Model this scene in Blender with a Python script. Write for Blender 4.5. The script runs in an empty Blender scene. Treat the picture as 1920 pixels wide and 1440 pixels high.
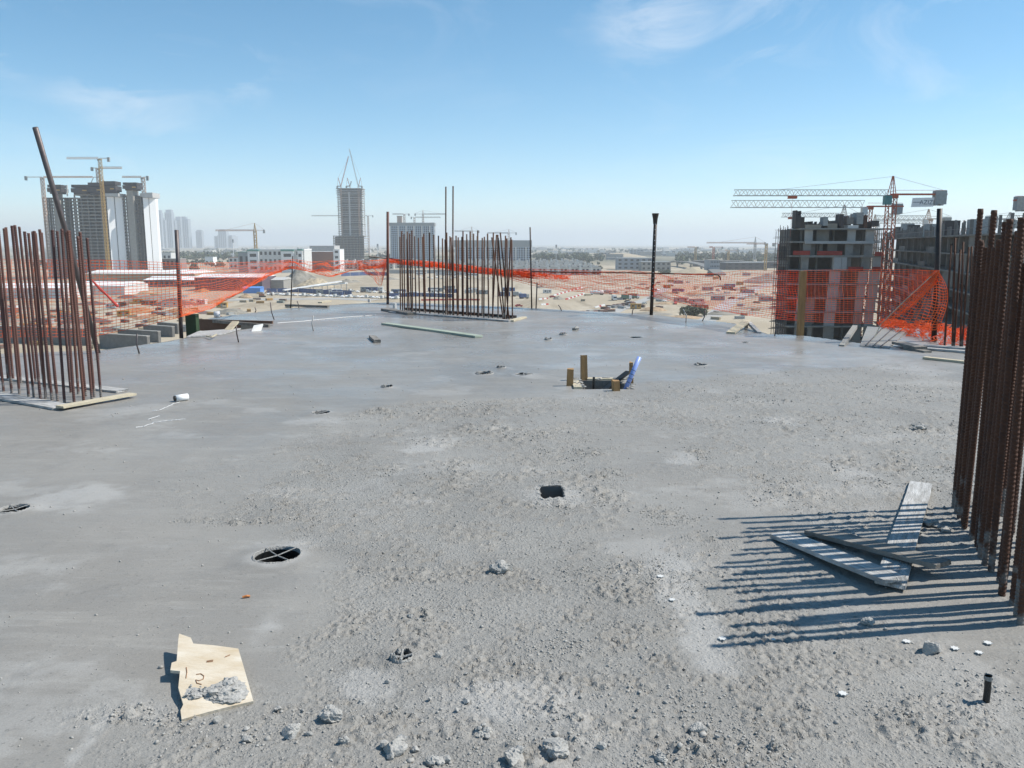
import bpy, math, random
import numpy as np
from mathutils import Vector, Matrix

# ------------------------------------------------------------------ camera, sky, sun, exposure
SC = bpy.context.scene
COL = SC.collection
F, HZ, CH = 1560.0, 457.0, 1.6            # focal length in photo pixels, horizon row, eye height above the slab
PITCH = math.atan((720 - HZ) / F)
GZ = -35.0                                # street level below the slab
cam = bpy.data.cameras.new('camera'); camo = bpy.data.objects.new('camera', cam); COL.objects.link(camo)
camo.location = (0, 0, CH); camo.rotation_euler = (math.pi / 2 - PITCH, 0, 0)
cam.sensor_width = 36; cam.lens = F / 1920 * 36; cam.clip_start = 0.1; cam.clip_end = 90000
SC.camera = camo

SUN_EL, SUN_AZ = math.radians(50), math.radians(8.5)      # azimuth counted from +X towards +Y
SUN_DIR = Vector((math.cos(SUN_EL) * math.cos(SUN_AZ), math.cos(SUN_EL) * math.sin(SUN_AZ), math.sin(SUN_EL)))
world = bpy.data.worlds.new('World'); SC.world = world; world.use_nodes = True
nt = world.node_tree; nt.nodes.clear()
out = nt.nodes.new('ShaderNodeOutputWorld'); bg = nt.nodes.new('ShaderNodeBackground')
sky = nt.nodes.new('ShaderNodeTexSky'); sky.sky_type = 'NISHITA'; sky.sun_disc = False
sky.sun_elevation = SUN_EL; sky.sun_rotation = math.pi / 2 - SUN_AZ
sky.altitude = 0; sky.air_density = 0.7; sky.dust_density = 0.0; sky.ozone_density = 0.7
bg.inputs['Strength'].default_value = 0.115
# thin cirrus streaks
tc = nt.nodes.new('ShaderNodeTexCoord')
def wn(t, **kw):
    n = nt.nodes.new(t)
    for k, v in kw.items():
        if k in n.inputs: n.inputs[k].default_value = v
        else: setattr(n, k, v)
    return n
def wmath(op, a, b=None, clamp=False):
    n = nt.nodes.new('ShaderNodeMath'); n.operation = op; n.use_clamp = clamp
    for i, s in enumerate((a, b)):
        if s is None: continue
        if isinstance(s, (int, float)): n.inputs[i].default_value = s
        else: nt.links.new(s, n.inputs[i])
    return n.outputs[0]
mp = nt.nodes.new('ShaderNodeMapping'); mp.inputs['Rotation'].default_value = (0, math.radians(14), math.radians(10)); mp.inputs['Scale'].default_value = (3.2, 3.2, 9.0)
nt.links.new(tc.outputs['Generated'], mp.inputs['Vector'])
n1 = wn('ShaderNodeTexNoise', Scale=1.6, Detail=7.0, Roughness=0.62, Distortion=0.9)
nt.links.new(mp.outputs[0], n1.inputs['Vector'])
n2 = wn('ShaderNodeTexNoise', Scale=1.1, Detail=2.0)
nt.links.new(tc.outputs['Generated'], n2.inputs['Vector'])
def wisp(u, v, rad):
    """soft factor round the direction in which the photograph shows a wisp"""
    x = (u - 960) / F; y = (720 - v) / F
    d = Vector((x, math.cos(PITCH) + y * math.sin(PITCH), -math.sin(PITCH) + y * math.cos(PITCH))).normalized()
    dp = nt.nodes.new('ShaderNodeVectorMath'); dp.operation = 'DISTANCE'
    nt.links.new(tc.outputs['Generated'], dp.inputs[0]); dp.inputs[1].default_value = d
    return wmath('SUBTRACT', 1.0, wmath('DIVIDE', dp.outputs['Value'], rad), True)
base = wmath('MULTIPLY', wmath('SUBTRACT', n1.outputs['Fac'], 0.50, True), 1.5)
gate = wmath('MULTIPLY', wmath('SUBTRACT', n2.outputs['Fac'], 0.42, True), 2.6)
loc = wisp(1225, 30, 0.075)
for w_ in ((250, 185, 0.085), (10, 70, 0.04), (1430, 75, 0.05), (440, 135, 0.05)):
    loc = wmath('ADD', loc, wmath('MULTIPLY', wisp(*w_), 0.9))
dens = wmath('MULTIPLY', wmath('MULTIPLY', base, wmath('ADD', gate, wmath('MULTIPLY', loc, 1.8))), 1.0, True)
mx = nt.nodes.new('ShaderNodeMix'); mx.data_type = 'RGBA'; mx.inputs['B'].default_value = (6.3, 6.6, 7.0, 1)
hs = nt.nodes.new('ShaderNodeHueSaturation'); hs.inputs['Hue'].default_value = .484; hs.inputs['Saturation'].default_value = 1.3; hs.inputs['Value'].default_value = 1.0; nt.links.new(sky.outputs[0], hs.inputs['Color'])
nt.links.new(dens, mx.inputs['Factor']); nt.links.new(hs.outputs[0], mx.inputs['A'])
nt.links.new(mx.outputs['Result'], bg.inputs['Color']); nt.links.new(bg.outputs[0], out.inputs[0])

sun = bpy.data.lights.new('sun', 'SUN'); suno = bpy.data.objects.new('sun', sun); COL.objects.link(suno)
sun.energy = 4.3; sun.angle = math.radians(0.53); sun.color = (1.0, 0.95, 0.87)
suno.rotation_euler = SUN_DIR.to_track_quat('Z', 'Y').to_euler(); suno.location = (60, 10, 60)

SC.view_settings.view_transform = 'Standard'; SC.view_settings.look = 'None'
SC.view_settings.exposure = 0.45; SC.view_settings.gamma = 1.0; SC.view_settings.use_curve_mapping = False
SC.cycles.use_denoising = True; SC.cycles.denoising_prefilter = 'ACCURATE'
SC.cycles.max_bounces = 6; SC.cycles.volume_bounces = 1; SC.cycles.transparent_max_bounces = 12

# ------------------------------------------------------------------ helpers
rnd = random.Random(7)
rs = np.random.RandomState(11)
CP, SP = math.cos(PITCH), math.sin(PITCH)

def ray(u, v):
    x = (u - 960) / F; y = (720 - v) / F
    return Vector((x, CP + y * SP, -SP + y * CP))
def at(u, v, z=0.0):                       # the point at height z seen at photo pixel (u, v)
    r = ray(u, v); t = (z - CH) / r.z
    return Vector((r.x * t, r.y * t, z))
def G(u, v): return at(u, v, GZ)
def atY(u, v, Y):                          # the point at depth Y seen at that pixel
    r = ray(u, v); t = Y / r.y
    return Vector((r.x * t, Y, CH + r.z * t))
def XU(u, Y, z):                           # x of pixel column u at depth Y and height z
    return (u - 960) / F * (Y * CP - (z - CH) * SP)
def onplane(u, v, A, B):                   # the point on the upright plane through A and B
    n = Vector((-(B.y - A.y), B.x - A.x, 0)); r = ray(u, v)
    t = n.dot(Vector((A.x, A.y, 0))) / n.dot(r)
    return Vector((r.x * t, r.y * t, CH + r.z * t))

def tag(o, label=None, cat=None, group=None, kind=None):
    if label: o['label'] = label
    if cat: o['category'] = cat
    if group: o['group'] = group
    if kind: o['kind'] = kind
    return o
def empty(name, loc=(0, 0, 0), rz=0.0):
    o = bpy.data.objects.new(name, None); COL.objects.link(o)
    o.location = loc; o.rotation_euler = (0, 0, rz); o.empty_display_size = 0.2
    return o
def link(name, me, parent=None, loc=None, rz=None):
    o = bpy.data.objects.new(name, me); COL.objects.link(o)
    if parent: o.parent = parent
    if loc is not None: o.location = loc
    if rz is not None: o.rotation_euler = (0, 0, rz)
    return o
def copy_tree(o, parent=None):
    c = o.copy(); COL.objects.link(c); c.parent = parent
    for ch in list(o.children): copy_tree(ch, c)
    return c

BOXF = [(0, 3, 2, 1), (4, 5, 6, 7), (0, 1, 5, 4), (1, 2, 6, 5), (2, 3, 7, 6), (3, 0, 4, 7)]
class MB:
    def __init__(s): s.v = []; s.f = []
    def add(s, vs, fs):
        k = len(s.v); s.v += [tuple(p) for p in vs]; s.f += [tuple(i + k for i in q) for q in fs]; return s
    def box(s, x0, x1, y0, y1, z0, z1):
        return s.add([(x0, y0, z0), (x1, y0, z0), (x1, y1, z0), (x0, y1, z0), (x0, y0, z1), (x1, y0, z1), (x1, y1, z1), (x0, y1, z1)], BOXF)
    def cbox(s, c, sz, rz=0.0, taper=1.0):
        hx, hy, hz = sz[0] / 2, sz[1] / 2, sz[2] / 2; ca, sa = math.cos(rz), math.sin(rz); vs = []
        for zz, k in ((-hz, 1), (hz, taper)):
            for xx, yy in ((-hx, -hy), (hx, -hy), (hx, hy), (-hx, hy)):
                vs.append((c[0] + (xx * ca - yy * sa) * k, c[1] + (xx * sa + yy * ca) * k, c[2] + zz))
        return s.add(vs, BOXF)
    def bar(s, a, b, w, h=None, up=(0, 0, 1)):      # a straight member of rectangular section
        a = Vector(a); b = Vector(b); d = (b - a)
        if d.length < 1e-6: return s
        d.normalize(); up = Vector(up)
        if abs(d.dot(up)) > 0.97: up = Vector((0, 1, 0)) if abs(d.y) < 0.9 else Vector((1, 0, 0))
        x = d.cross(up).normalized(); y = x.cross(d); h = h or w; vs = []
        for p in (a, b):
            for i, j in ((-1, -1), (1, -1), (1, 1), (-1, 1)): vs.append(p + x * (i * w / 2) + y * (j * h / 2))
        return s.add(vs, BOXF)
    def tube(s, pts, r, n=8, cap=True):
        pts = [Vector(p) for p in pts]; m = len(pts); k = len(s.v); rr = r if isinstance(r, (list, tuple)) else [r] * m
        ref = Vector((0.3, 0.9, 0.2))
        for i, p in enumerate(pts):
            d = (pts[min(i + 1, m - 1)] - pts[max(i - 1, 0)]).normalized()
            x = d.cross(ref)
            if x.length < 0.1: x = d.cross(Vector((1, 0, 0)))
            x.normalize(); y = d.cross(x)
            for j in range(n):
                a = 2 * math.pi * j / n; s.v.append(tuple(p + (x * math.cos(a) + y * math.sin(a)) * rr[i]))
        for i in range(m - 1):
            for j in range(n):
                s.f.append((k + i * n + j, k + i * n + (j + 1) % n, k + (i + 1) * n + (j + 1) % n, k + (i + 1) * n + j))
        if cap:
            s.f.append(tuple(k + j for j in reversed(range(n)))); s.f.append(tuple(k + (m - 1) * n + j for j in range(n)))
        return s
    def prism(s, poly, z0, z1):                     # upright prism; z0, z1 numbers or functions of (x, y)
        n = len(poly); g0 = z0 if callable(z0) else (lambda x, y: z0); g1 = z1 if callable(z1) else (lambda x, y: z1)
        vs = [(x, y, g0(x, y)) for x, y in poly] + [(x, y, g1(x, y)) for x, y in poly]
        ar = sum(poly[i][0] * poly[(i + 1) % n][1] - poly[(i + 1) % n][0] * poly[i][1] for i in range(n))
        fs = [tuple(reversed(range(n))), tuple(range(n, 2 * n))] + [(i, (i + 1) % n, n + (i + 1) % n, n + i) for i in range(n)]
        if ar < 0: fs = [tuple(reversed(q)) for q in fs]
        return s.add(vs, fs)
    def blob(s, c, rad, seed, rough=0.35, flat=0.7, sub=2, facets=0):
        vs, fs = ICO[sub]; r = np.random.RandomState(seed); d = r.normal(size=(9, 3)); ph = r.uniform(0, 6.28, 9); am = r.uniform(.3, 1, 9)
        v = vs.copy(); k = 1 + rough * (np.sin((v @ d.T) * 2.2 + ph) * am).sum(1) / 3.2 + rough * .35 * r.normal(size=len(v)) * .6
        v = v * k[:, None] * np.array(rad if hasattr(rad, '__len__') else (rad, rad, rad * flat))
        if facets:                                   # broken faces: shave the lump with random planes
            R0 = np.abs(v).max()
            for _ in range(facets):
                nrm = r.normal(size=3); nrm /= np.linalg.norm(nrm); dd = R0 * r.uniform(.35, .75); ex = np.clip(v @ nrm - dd * np.linalg.norm(nrm * np.abs(v).max(0)) / R0, 0, None); v = v - ex[:, None] * nrm * .9
        return s.add(v + np.array(c), fs)
    def mesh(s, name):
        me = bpy.data.meshes.new(name); me.from_pydata(s.v, [], s.f); me.update(); return me
    def build(s, name, mat, parent=None, smooth=False, loc=None, rz=None):
        me = s.mesh(name); me.materials.append(mat)
        if smooth: me.shade_smooth()
        return link(name, me, parent, loc, rz)

def _ico():
    t = (1 + 5 ** .5) / 2
    v = np.array([(-1, t, 0), (1, t, 0), (-1, -t, 0), (1, -t, 0), (0, -1, t), (0, 1, t), (0, -1, -t), (0, 1, -t), (t, 0, -1), (t, 0, 1), (-t, 0, -1), (-t, 0, 1)], float)
    f = [(0, 11, 5), (0, 5, 1), (0, 1, 7), (0, 7, 10), (0, 10, 11), (1, 5, 9), (5, 11, 4), (11, 10, 2), (10, 7, 6), (7, 1, 8), (3, 9, 4), (3, 4, 2), (3, 2, 6), (3, 6, 8), (3, 8, 9), (4, 9, 5), (2, 4, 11), (6, 2, 10), (8, 6, 7), (9, 8, 1)]
    v /= np.linalg.norm(v[0]); res = [(v, f)]
    for _ in range(3):
        v, f = res[-1]; vs = [tuple(x) for x in v]; mid = {}; nf = []
        def m(a, b):
            k = (min(a, b), max(a, b))
            if k not in mid:
                p = np.array(vs[a]) + np.array(vs[b]); p /= np.linalg.norm(p); mid[k] = len(vs); vs.append(tuple(p))
            return mid[k]
        for a, b, c in f:
            x, y, z = m(a, b), m(b, c), m(c, a); nf += [(a, x, z), (b, y, x), (c, z, y), (x, y, z)]
        res.append((np.array(vs), nf))
    return res
ICO = _ico()

# ------------------------------------------------------------------ numpy noise
def vnoise(x, y, seed=0):
    xi = np.floor(x).astype(np.int64); yi = np.floor(y).astype(np.int64); fx = x - xi; fy = y - yi
    def h(a, b):
        n = (a * 374761393 + b * 668265263 + seed * 974634777) & 0x7fffffff
        n = ((n ^ (n >> 13)) * 1274126177) & 0x7fffffff
        return ((n ^ (n >> 16)) & 0xffff) / 65535.0
    ux = fx * fx * (3 - 2 * fx); uy = fy * fy * (3 - 2 * fy)
    a = h(xi, yi) * (1 - ux) + h(xi + 1, yi) * ux; b = h(xi, yi + 1) * (1 - ux) + h(xi + 1, yi + 1) * ux
    return a * (1 - uy) + b * uy
def fbm(x, y, seed=0, oct=4):
    s = 0; a = .5; t = 0
    for i in range(oct):
        s = s + a * vnoise(x * 2 ** i + i * 17.3, y * 2 ** i - i * 9.1, seed + i); t += a; a *= .5
    return s / t
def cell(x, y, seed=0):                       # distance to the nearest random point, and that cell's own number
    xi = np.floor(x).astype(np.int64); yi = np.floor(y).astype(np.int64); best = np.full(x.shape, 9.0); num = np.zeros(x.shape)
    def h(a, b, k):
        n = (a * 374761393 + b * 668265263 + (seed + k) * 974634777) & 0x7fffffff
        n = ((n ^ (n >> 13)) * 1274126177) & 0x7fffffff
        return ((n ^ (n >> 16)) & 0xffff) / 65535.0
    for dx in (-1, 0, 1):
        for dy in (-1, 0, 1):
            a, b = xi + dx, yi + dy
            d = np.hypot(a + h(a, b, 1) - x, b + h(a, b, 2) - y); m = d < best
            best = np.where(m, d, best); num = np.where(m, h(a, b, 3), num)
    return best, num
def sstep(a, b, x):
    t = np.clip((x - a) / (b - a), 0, 1); return t * t * (3 - 2 * t)

# ------------------------------------------------------------------ materials
MATS = {}
def mat(name, col, rough=0.8, metal=0.0, var=0.25, scale=3.0, bump=0.0, bscale=40.0, col2=None, spec=0.5, stretch=None):
    """procedural paint/wood/concrete: two tones mixed by noise, with optional fine relief"""
    if name in MATS: return MATS[name]
    m = bpy.data.materials.new(name); m.use_nodes = True; t = m.node_tree; b = t.nodes['Principled BSDF']
    c = t.nodes.new('ShaderNodeTexCoord'); src = c.outputs['Object']
    if stretch:
        mp = t.nodes.new('ShaderNodeMapping'); mp.inputs['Scale'].default_value = stretch; t.links.new(src, mp.inputs['Vector']); src = mp.outputs[0]
    n = t.nodes.new('ShaderNodeTexNoise'); n.inputs['Scale'].default_value = scale; n.inputs['Detail'].default_value = 6; n.inputs['Roughness'].default_value = .65
    t.links.new(src, n.inputs['Vector'])
    r = t.nodes.new('ShaderNodeMapRange'); r.inputs['From Min'].default_value = .3; r.inputs['From Max'].default_value = .7; t.links.new(n.outputs['Fac'], r.inputs['Value'])
    mx = t.nodes.new('ShaderNodeMix'); mx.data_type = 'RGBA'
    c2 = col2 or tuple(min(1, x * (1 + var)) for x in col); c1 = col if col2 else tuple(x * (1 - var) for x in col)
    mx.inputs['A'].default_value = (*c1, 1); mx.inputs['B'].default_value = (*c2, 1)
    t.links.new(r.outputs[0], mx.inputs['Factor']); t.links.new(mx.outputs['Result'], b.inputs['Base Color'])
    b.inputs['Roughness'].default_value = rough; b.inputs['Metallic'].default_value = metal; b.inputs['Specular IOR Level'].default_value = spec
    if bump:
        n2 = t.nodes.new('ShaderNodeTexNoise'); n2.inputs['Scale'].default_value = bscale; n2.inputs['Detail'].default_value = 5; t.links.new(src, n2.inputs['Vector'])
        bp = t.nodes.new('ShaderNodeBump'); bp.inputs['Strength'].default_value = bump; bp.inputs['Distance'].default_value = 0.02
        t.links.new(n2.outputs['Fac'], bp.inputs['Height']); t.links.new(bp.outputs[0], b.inputs['Normal'])
    MATS[name] = m; return m

def slab_material():
    m = bpy.data.materials.new('fresh_concrete'); m.use_nodes = True; t = m.node_tree; b = t.nodes['Principled BSDF']; L = t.links.new
    c = t.nodes.new('ShaderNodeTexCoord'); P = c.outputs['Object']
    def noise(sc, det=6, ro=.6, stretch=None, dist=0):
        n = t.nodes.new('ShaderNodeTexNoise'); n.inputs['Scale'].default_value = sc; n.inputs['Detail'].default_value = det; n.inputs['Roughness'].default_value = ro; n.inputs['Distortion'].default_value = dist
        if stretch:
            q = t.nodes.new('ShaderNodeMapping'); q.inputs['Scale'].default_value = stretch; q.inputs['Rotation'].default_value = (0, 0, .35); L(P, q.inputs['Vector']); L(q.outputs[0], n.inputs['Vector'])
        else: L(P, n.inputs['Vector'])
        return n.outputs['Fac']
    def rng(x, a, b_, lo=0, hi=1):
        r = t.nodes.new('ShaderNodeMapRange'); r.inputs['From Min'].default_value = a; r.inputs['From Max'].default_value = b_; r.inputs['To Min'].default_value = lo; r.inputs['To Max'].default_value = hi; L(x, r.inputs['Value']); return r.outputs[0]
    def mix(f, A, B):
        q = t.nodes.new('ShaderNodeMix'); q.data_type = 'RGBA'
        if isinstance(f, float): q.inputs['Factor'].default_value = f
        else: L(f, q.inputs['Factor'])
        for k, s in (('A', A), ('B', B)):
            if isinstance(s, tuple): q.inputs[k].default_value = (*s, 1)
            else: L(s, q.inputs[k])
        return q.outputs['Result']
    def mul(a, b_):
        q = t.nodes.new('ShaderNodeMath'); q.operation = 'MULTIPLY'
        for i, s in enumerate((a, b_)):
            if isinstance(s, float): q.inputs[i].default_value = s
            else: L(s, q.inputs[i])
        return q.outputs[0]
    at_ = t.nodes.new('ShaderNodeAttribute'); at_.attribute_name = 'grit'; rough = at_.outputs['Fac']
    at2 = t.nodes.new('ShaderNodeAttribute'); at2.attribute_name = 'dry'; dry = at2.outputs['Fac']
    at3 = t.nodes.new('ShaderNodeAttribute'); at3.attribute_name = 'stone'; stone = at3.outputs['Fac']
    big = rng(noise(.55, 5, .6, None, .6), .35, .65)
    paste = mix(big, (.230, .217, .196), (.280, .266, .242))
    streak = rng(noise(2.2, 6, .7, (.5, 2.6, 1)), .52, .74)
    paste = mix(mul(streak, .55), paste, (.345, .330, .300))
    gritc = mix(rng(noise(1.1, 5), .35, .65), (.246, .236, .216), (.308, .296, .272))
    colr = mix(rough, paste, gritc)
    colr = mix(mul(rng(stone, 0, 1), .5), colr, mix(rng(noise(37, 3), .4, .6), (.12, .11, .095), (.42, .40, .37)))
    colr = mix(mul(dry, .7), colr, (.40, .39, .37))
    scr = rng(noise(9, 5, .75, (.35, 3.2, 1)), .56, .70); colr = mix(mul(scr, .35), colr, (.36, .35, .33))
    stain = rng(noise(1.7, 6, .7, None, 1.2), .55, .72); colr = mix(mul(stain, .30), colr, (.13, .125, .118))
    speck = rng(noise(60, 2, .5), .66, .72); colr = mix(mul(speck, .45), colr, (.09, .088, .082))
    fine = rng(noise(160, 4, .7), .3, .7, .84, 1.13)
    h = t.nodes.new('ShaderNodeVectorMath'); h.operation = 'SCALE'; L(colr, h.inputs[0]); L(fine, h.inputs['Scale'])
    L(h.outputs[0], b.inputs['Base Color'])
    sp = t.nodes.new('ShaderNodeSeparateXYZ'); L(P, sp.inputs[0]); dryness = rng(sp.outputs['Y'], 11.5, 6.0, 0, .24)
    wa = t.nodes.new('ShaderNodeMath'); wa.operation = 'ADD'; L(rng(noise(.8, 4), .38, .62, .24, .46), wa.inputs[0]); L(dryness, wa.inputs[1]); wet = wa.outputs[0]
    ro = t.nodes.new('ShaderNodeMix'); ro.data_type = 'FLOAT'; L(rough, ro.inputs['Factor']); L(wet, ro.inputs['A']); ro.inputs['B'].default_value = .62
    L(ro.outputs['Result'], b.inputs['Roughness']); b.inputs['Specular IOR Level'].default_value = .42
    hb = t.nodes.new('ShaderNodeMath'); hb.operation = 'MULTIPLY'; L(noise(75, 6, .7), hb.inputs[0]); L(rng(rough, 0, 1, .10, 1.0), hb.inputs[1])
    vo = t.nodes.new('ShaderNodeTexVoronoi'); vo.inputs['Scale'].default_value = 62; L(P, vo.inputs['Vector'])
    vo2 = t.nodes.new('ShaderNodeTexVoronoi'); vo2.inputs['Scale'].default_value = 120; L(P, vo2.inputs['Vector'])
    pits = mul(rng(vo.outputs['Distance'], .1, .55, 1, 0), rng(noise(21, 3), .42, .60)); pits2 = mul(rng(vo2.outputs['Distance'], .1, .5, 1, 0), rng(noise(33, 3), .45, .58))
    ad = t.nodes.new('ShaderNodeMath'); ad.operation = 'MULTIPLY_ADD'; L(mul(pits, rough), ad.inputs[0]); ad.inputs[1].default_value = .9; L(hb.outputs[0], ad.inputs[2])
    ad2 = t.nodes.new('ShaderNodeMath'); ad2.operation = 'MULTIPLY_ADD'; L(mul(pits2, rough), ad2.inputs[0]); ad2.inputs[1].default_value = .5; L(ad.outputs[0], ad2.inputs[2])
    bp = t.nodes.new('ShaderNodeBump'); bp.inputs['Strength'].default_value = .75; bp.inputs['Distance'].default_value = .010; L(ad2.outputs[0], bp.inputs['Height'])
    wv = t.nodes.new('ShaderNodeBump'); wv.inputs['Strength'].default_value = .25; wv.inputs['Distance'].default_value = .02; wt = t.nodes.new('ShaderNodeTexWave'); wt.wave_type = 'RINGS'; wt.inputs['Scale'].default_value = .55; wt.inputs['Distortion'].default_value = 14; wt.inputs['Detail'].default_value = 4; wt.inputs['Detail Scale'].default_value = 1.1; L(P, wt.inputs['Vector'])
    wm = t.nodes.new('ShaderNodeMath'); wm.operation = 'MULTIPLY_ADD'; L(wt.outputs['Fac'], wm.inputs[0]); wm.inputs[1].default_value = .12; L(noise(2.6, 4, .55, (.7, 1.6, 1)), wm.inputs[2]); L(wm.outputs[0], wv.inputs['Height']); L(wv.outputs[0], bp.inputs['Normal'])
    L(bp.outputs[0], b.inputs['Normal'])
    return m
M_SLAB = slab_material()
M_CONC = mat('grey_concrete', (.29, .28, .255), .85, var=.18, scale=.6, bump=.2, bscale=6)
M_CONCD = mat('dark_concrete', (.17, .165, .155), .9, var=.25, scale=.5)  # darker tone also stands for shade on tower frames and the long block
M_CONCL = mat('pale_concrete', (.46, .455, .44), .85, var=.12, scale=.5)
M_LUMP = mat('lump_concrete', (.30, .29, .27), .8, var=.2, scale=25, bump=.4, bscale=110, col2=(.42, .41, .385))
M_RUST = mat('rusty_steel', (.052, .024, .026), .6, var=.5, scale=14, bump=.3, bscale=120, col2=(.115, .050, .042))
M_RUSTD = mat('dark_rust', (.045, .022, .016), .8, var=.4, scale=9, bump=.4, bscale=110, col2=(.11, .048, .026))
def splash(m_, top=.22):               # cement splashed up the foot of the bars
    t_ = m_.node_tree; b_ = t_.nodes['Principled BSDF']; L_ = t_.links.new; c_ = t_.nodes.new('ShaderNodeTexCoord'); g_ = t_.nodes.new('ShaderNodeNewGeometry'); s_ = t_.nodes.new('ShaderNodeSeparateXYZ'); L_(c_.outputs['Object'], s_.inputs[0])
    n_ = t_.nodes.new('ShaderNodeTexNoise'); n_.inputs['Scale'].default_value = 9; n_.inputs['Detail'].default_value = 4; L_(g_.outputs['Position'], n_.inputs['Vector'])
    a_ = t_.nodes.new('ShaderNodeMath'); a_.operation = 'MULTIPLY_ADD'; L_(n_.outputs['Fac'], a_.inputs[0]); a_.inputs[1].default_value = -1.1; L_(s_.outputs['Z'], a_.inputs[2])
    r_ = t_.nodes.new('ShaderNodeMapRange'); r_.inputs['From Min'].default_value = -.40; r_.inputs['From Max'].default_value = -.52; r_.inputs['To Max'].default_value = .75; L_(a_.outputs[0], r_.inputs['Value'])
    x_ = t_.nodes.new('ShaderNodeMix'); x_.data_type = 'RGBA'; L_(b_.inputs['Base Color'].links[0].from_socket, x_.inputs['A']); x_.inputs['B'].default_value = (.24, .235, .22, 1); L_(r_.outputs[0], x_.inputs['Factor']); L_(x_.outputs['Result'], b_.inputs['Base Color'])
def vary(m_, c_):
    t_ = m_.node_tree; b_ = t_.nodes['Principled BSDF']; o_ = t_.nodes.new('ShaderNodeObjectInfo'); x_ = t_.nodes.new('ShaderNodeMix'); x_.data_type = 'RGBA'; q_ = t_.nodes.new('ShaderNodeMath'); q_.operation = 'MULTIPLY'; q_.inputs[1].default_value = .7
    t_.links.new(o_.outputs['Random'], q_.inputs[0]); t_.links.new(q_.outputs[0], x_.inputs['Factor']); t_.links.new(b_.inputs['Base Color'].links[0].from_socket, x_.inputs['A']); x_.inputs['B'].default_value = (*c_, 1); t_.links.new(x_.outputs['Result'], b_.inputs['Base Color'])
vary(M_RUST, (.15, .062, .040)); vary(M_RUSTD, (.10, .042, .022)); splash(M_RUST); splash(M_RUSTD)
M_BARK = mat('black_steel', (.022, .021, .021), .55, .3, var=.4, scale=9, col2=(.06, .045, .038))
M_PIPE = mat('scaffold_tube', (.085, .072, .072), .5, .4, var=.4, scale=10, col2=(.15, .125, .12))
M_NET = mat('orange_plastic', (.95, .165, .026), .45, var=.12, scale=2)
M_NETP = mat('pale_orange_plastic', (1.0, .23, .055), .4, var=.15, scale=3)  # lighter orange than the other nets
for m_ in (M_NET, M_NETP):            # thin plastic lets light through
    t_ = m_.node_tree; b_ = t_.nodes['Principled BSDF']; tl_ = t_.nodes.new('ShaderNodeBsdfTranslucent'); ms_ = t_.nodes.new('ShaderNodeMixShader'); ms_.inputs[0].default_value = .45
    t_.links.new(b_.inputs['Base Color'].links[0].from_socket, tl_.inputs['Color']); t_.links.new(b_.outputs[0], ms_.inputs[1]); t_.links.new(tl_.outputs[0], ms_.inputs[2]); t_.links.new(ms_.outputs[0], t_.nodes['Material Output'].inputs['Surface'])
M_WOOD = mat('raw_timber', (.34, .20, .085), .8, var=.3, scale=4, bump=.35, bscale=30, stretch=(5, 5, .6))
M_WOODP = mat('pale_timber', (.50, .44, .32), .8, var=.2, scale=5, bump=.3, bscale=40, stretch=(1, 6, 1))
M_PLANK = mat('grey_plank', (.22, .21, .195), .8, var=.3, scale=9, bump=.5, bscale=45, stretch=(.6, 4, 1), col2=(.58, .575, .56))
M_PLANKD = mat('dirty_plank', (.12, .105, .09), .8, var=.4, scale=6, bump=.3, bscale=30, stretch=(1, 4, 1), col2=(.30, .28, .25))
M_GREENP = mat('green_coated_board', (.27, .32, .25), .7, var=.2, scale=4, col2=(.38, .42, .35))
M_GREEND = mat('dark_green_paint', (.03, .06, .025), .6)
M_PLY = mat('weathered_plywood', (.50, .40, .27), .75, var=.2, scale=5, bump=.15, bscale=50, col2=(.66, .60, .50), stretch=(1, 3, 1))
M_BLACK = mat('black_plastic', (.012, .013, .013), .5, var=.3, scale=8)
M_RIMC = mat('crusted_rim', (.30, .295, .28), .8, var=.3, scale=30, bump=.6, bscale=120)
M_BLUE = mat('blue_pipe', (.27, .37, .72), .4, var=.08)
M_WHITE = mat('white_paint', (.78, .78, .77), .6, var=.06)
M_WHITED = mat('dusty_white', (.60, .60, .58), .7, var=.12, scale=.4)
M_SAND = mat('heap_sand', (.40, .33, .23), .95, var=.2, scale=.15, bump=.4, bscale=1.2)
M_SOIL = mat('grey_spoil', (.24, .22, .185), .95, var=.3, scale=.12, bump=.6, bscale=.8)
M_ASPH = mat('asphalt', (.075, .075, .075), .85, var=.2, scale=.05)
M_PAVE = mat('pale_paving', (.36, .35, .33), .85, var=.12, scale=.1)
M_GLASS = mat('dark_glass', (.02, .028, .035), .12, var=.3, scale=.3)
M_CGREY = mat('crane_grey', (.42, .41, .39), .6, .1, var=.15)
M_CRED = mat('crane_orange_red', (.42, .10, .045), .6, var=.25, scale=.5)
M_CYEL = mat('crane_yellow', (.46, .29, .09), .6, var=.2, scale=.5)
M_CPINK = mat('crane_faded', (.50, .36, .28), .6, var=.15, scale=.5)
M_CGREEN = mat('crane_cab_teal', (.06, .20, .20), .5)
M_CW = mat('counterweight_grey', (.30, .32, .32), .8)
M_FOL = mat('dusty_foliage', (.045, .062, .030), .9, var=.4, scale=.3, col2=(.085, .105, .05))
M_FOLN = mat('bush_foliage', (.05, .065, .035), .85, var=.4, scale=.9, col2=(.14, .14, .08))
M_BROWN = mat('brown_render', (.24, .115, .075), .85, var=.1)
M_TEAL = mat('green_roof', (.10, .27, .22), .7)
M_BLUEB = mat('blue_hoarding', (.05, .085, .20), .6, var=.2, scale=.2)
M_SKYB = mat('bright_blue_tarp', (.10, .26, .62), .6)
M_REDM = mat('red_paint', (.48, .06, .045), .6, var=.2)
M_REDNET = mat('red_safety_screen', (.36, .045, .03), .8, var=.35, scale=.4)
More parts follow.
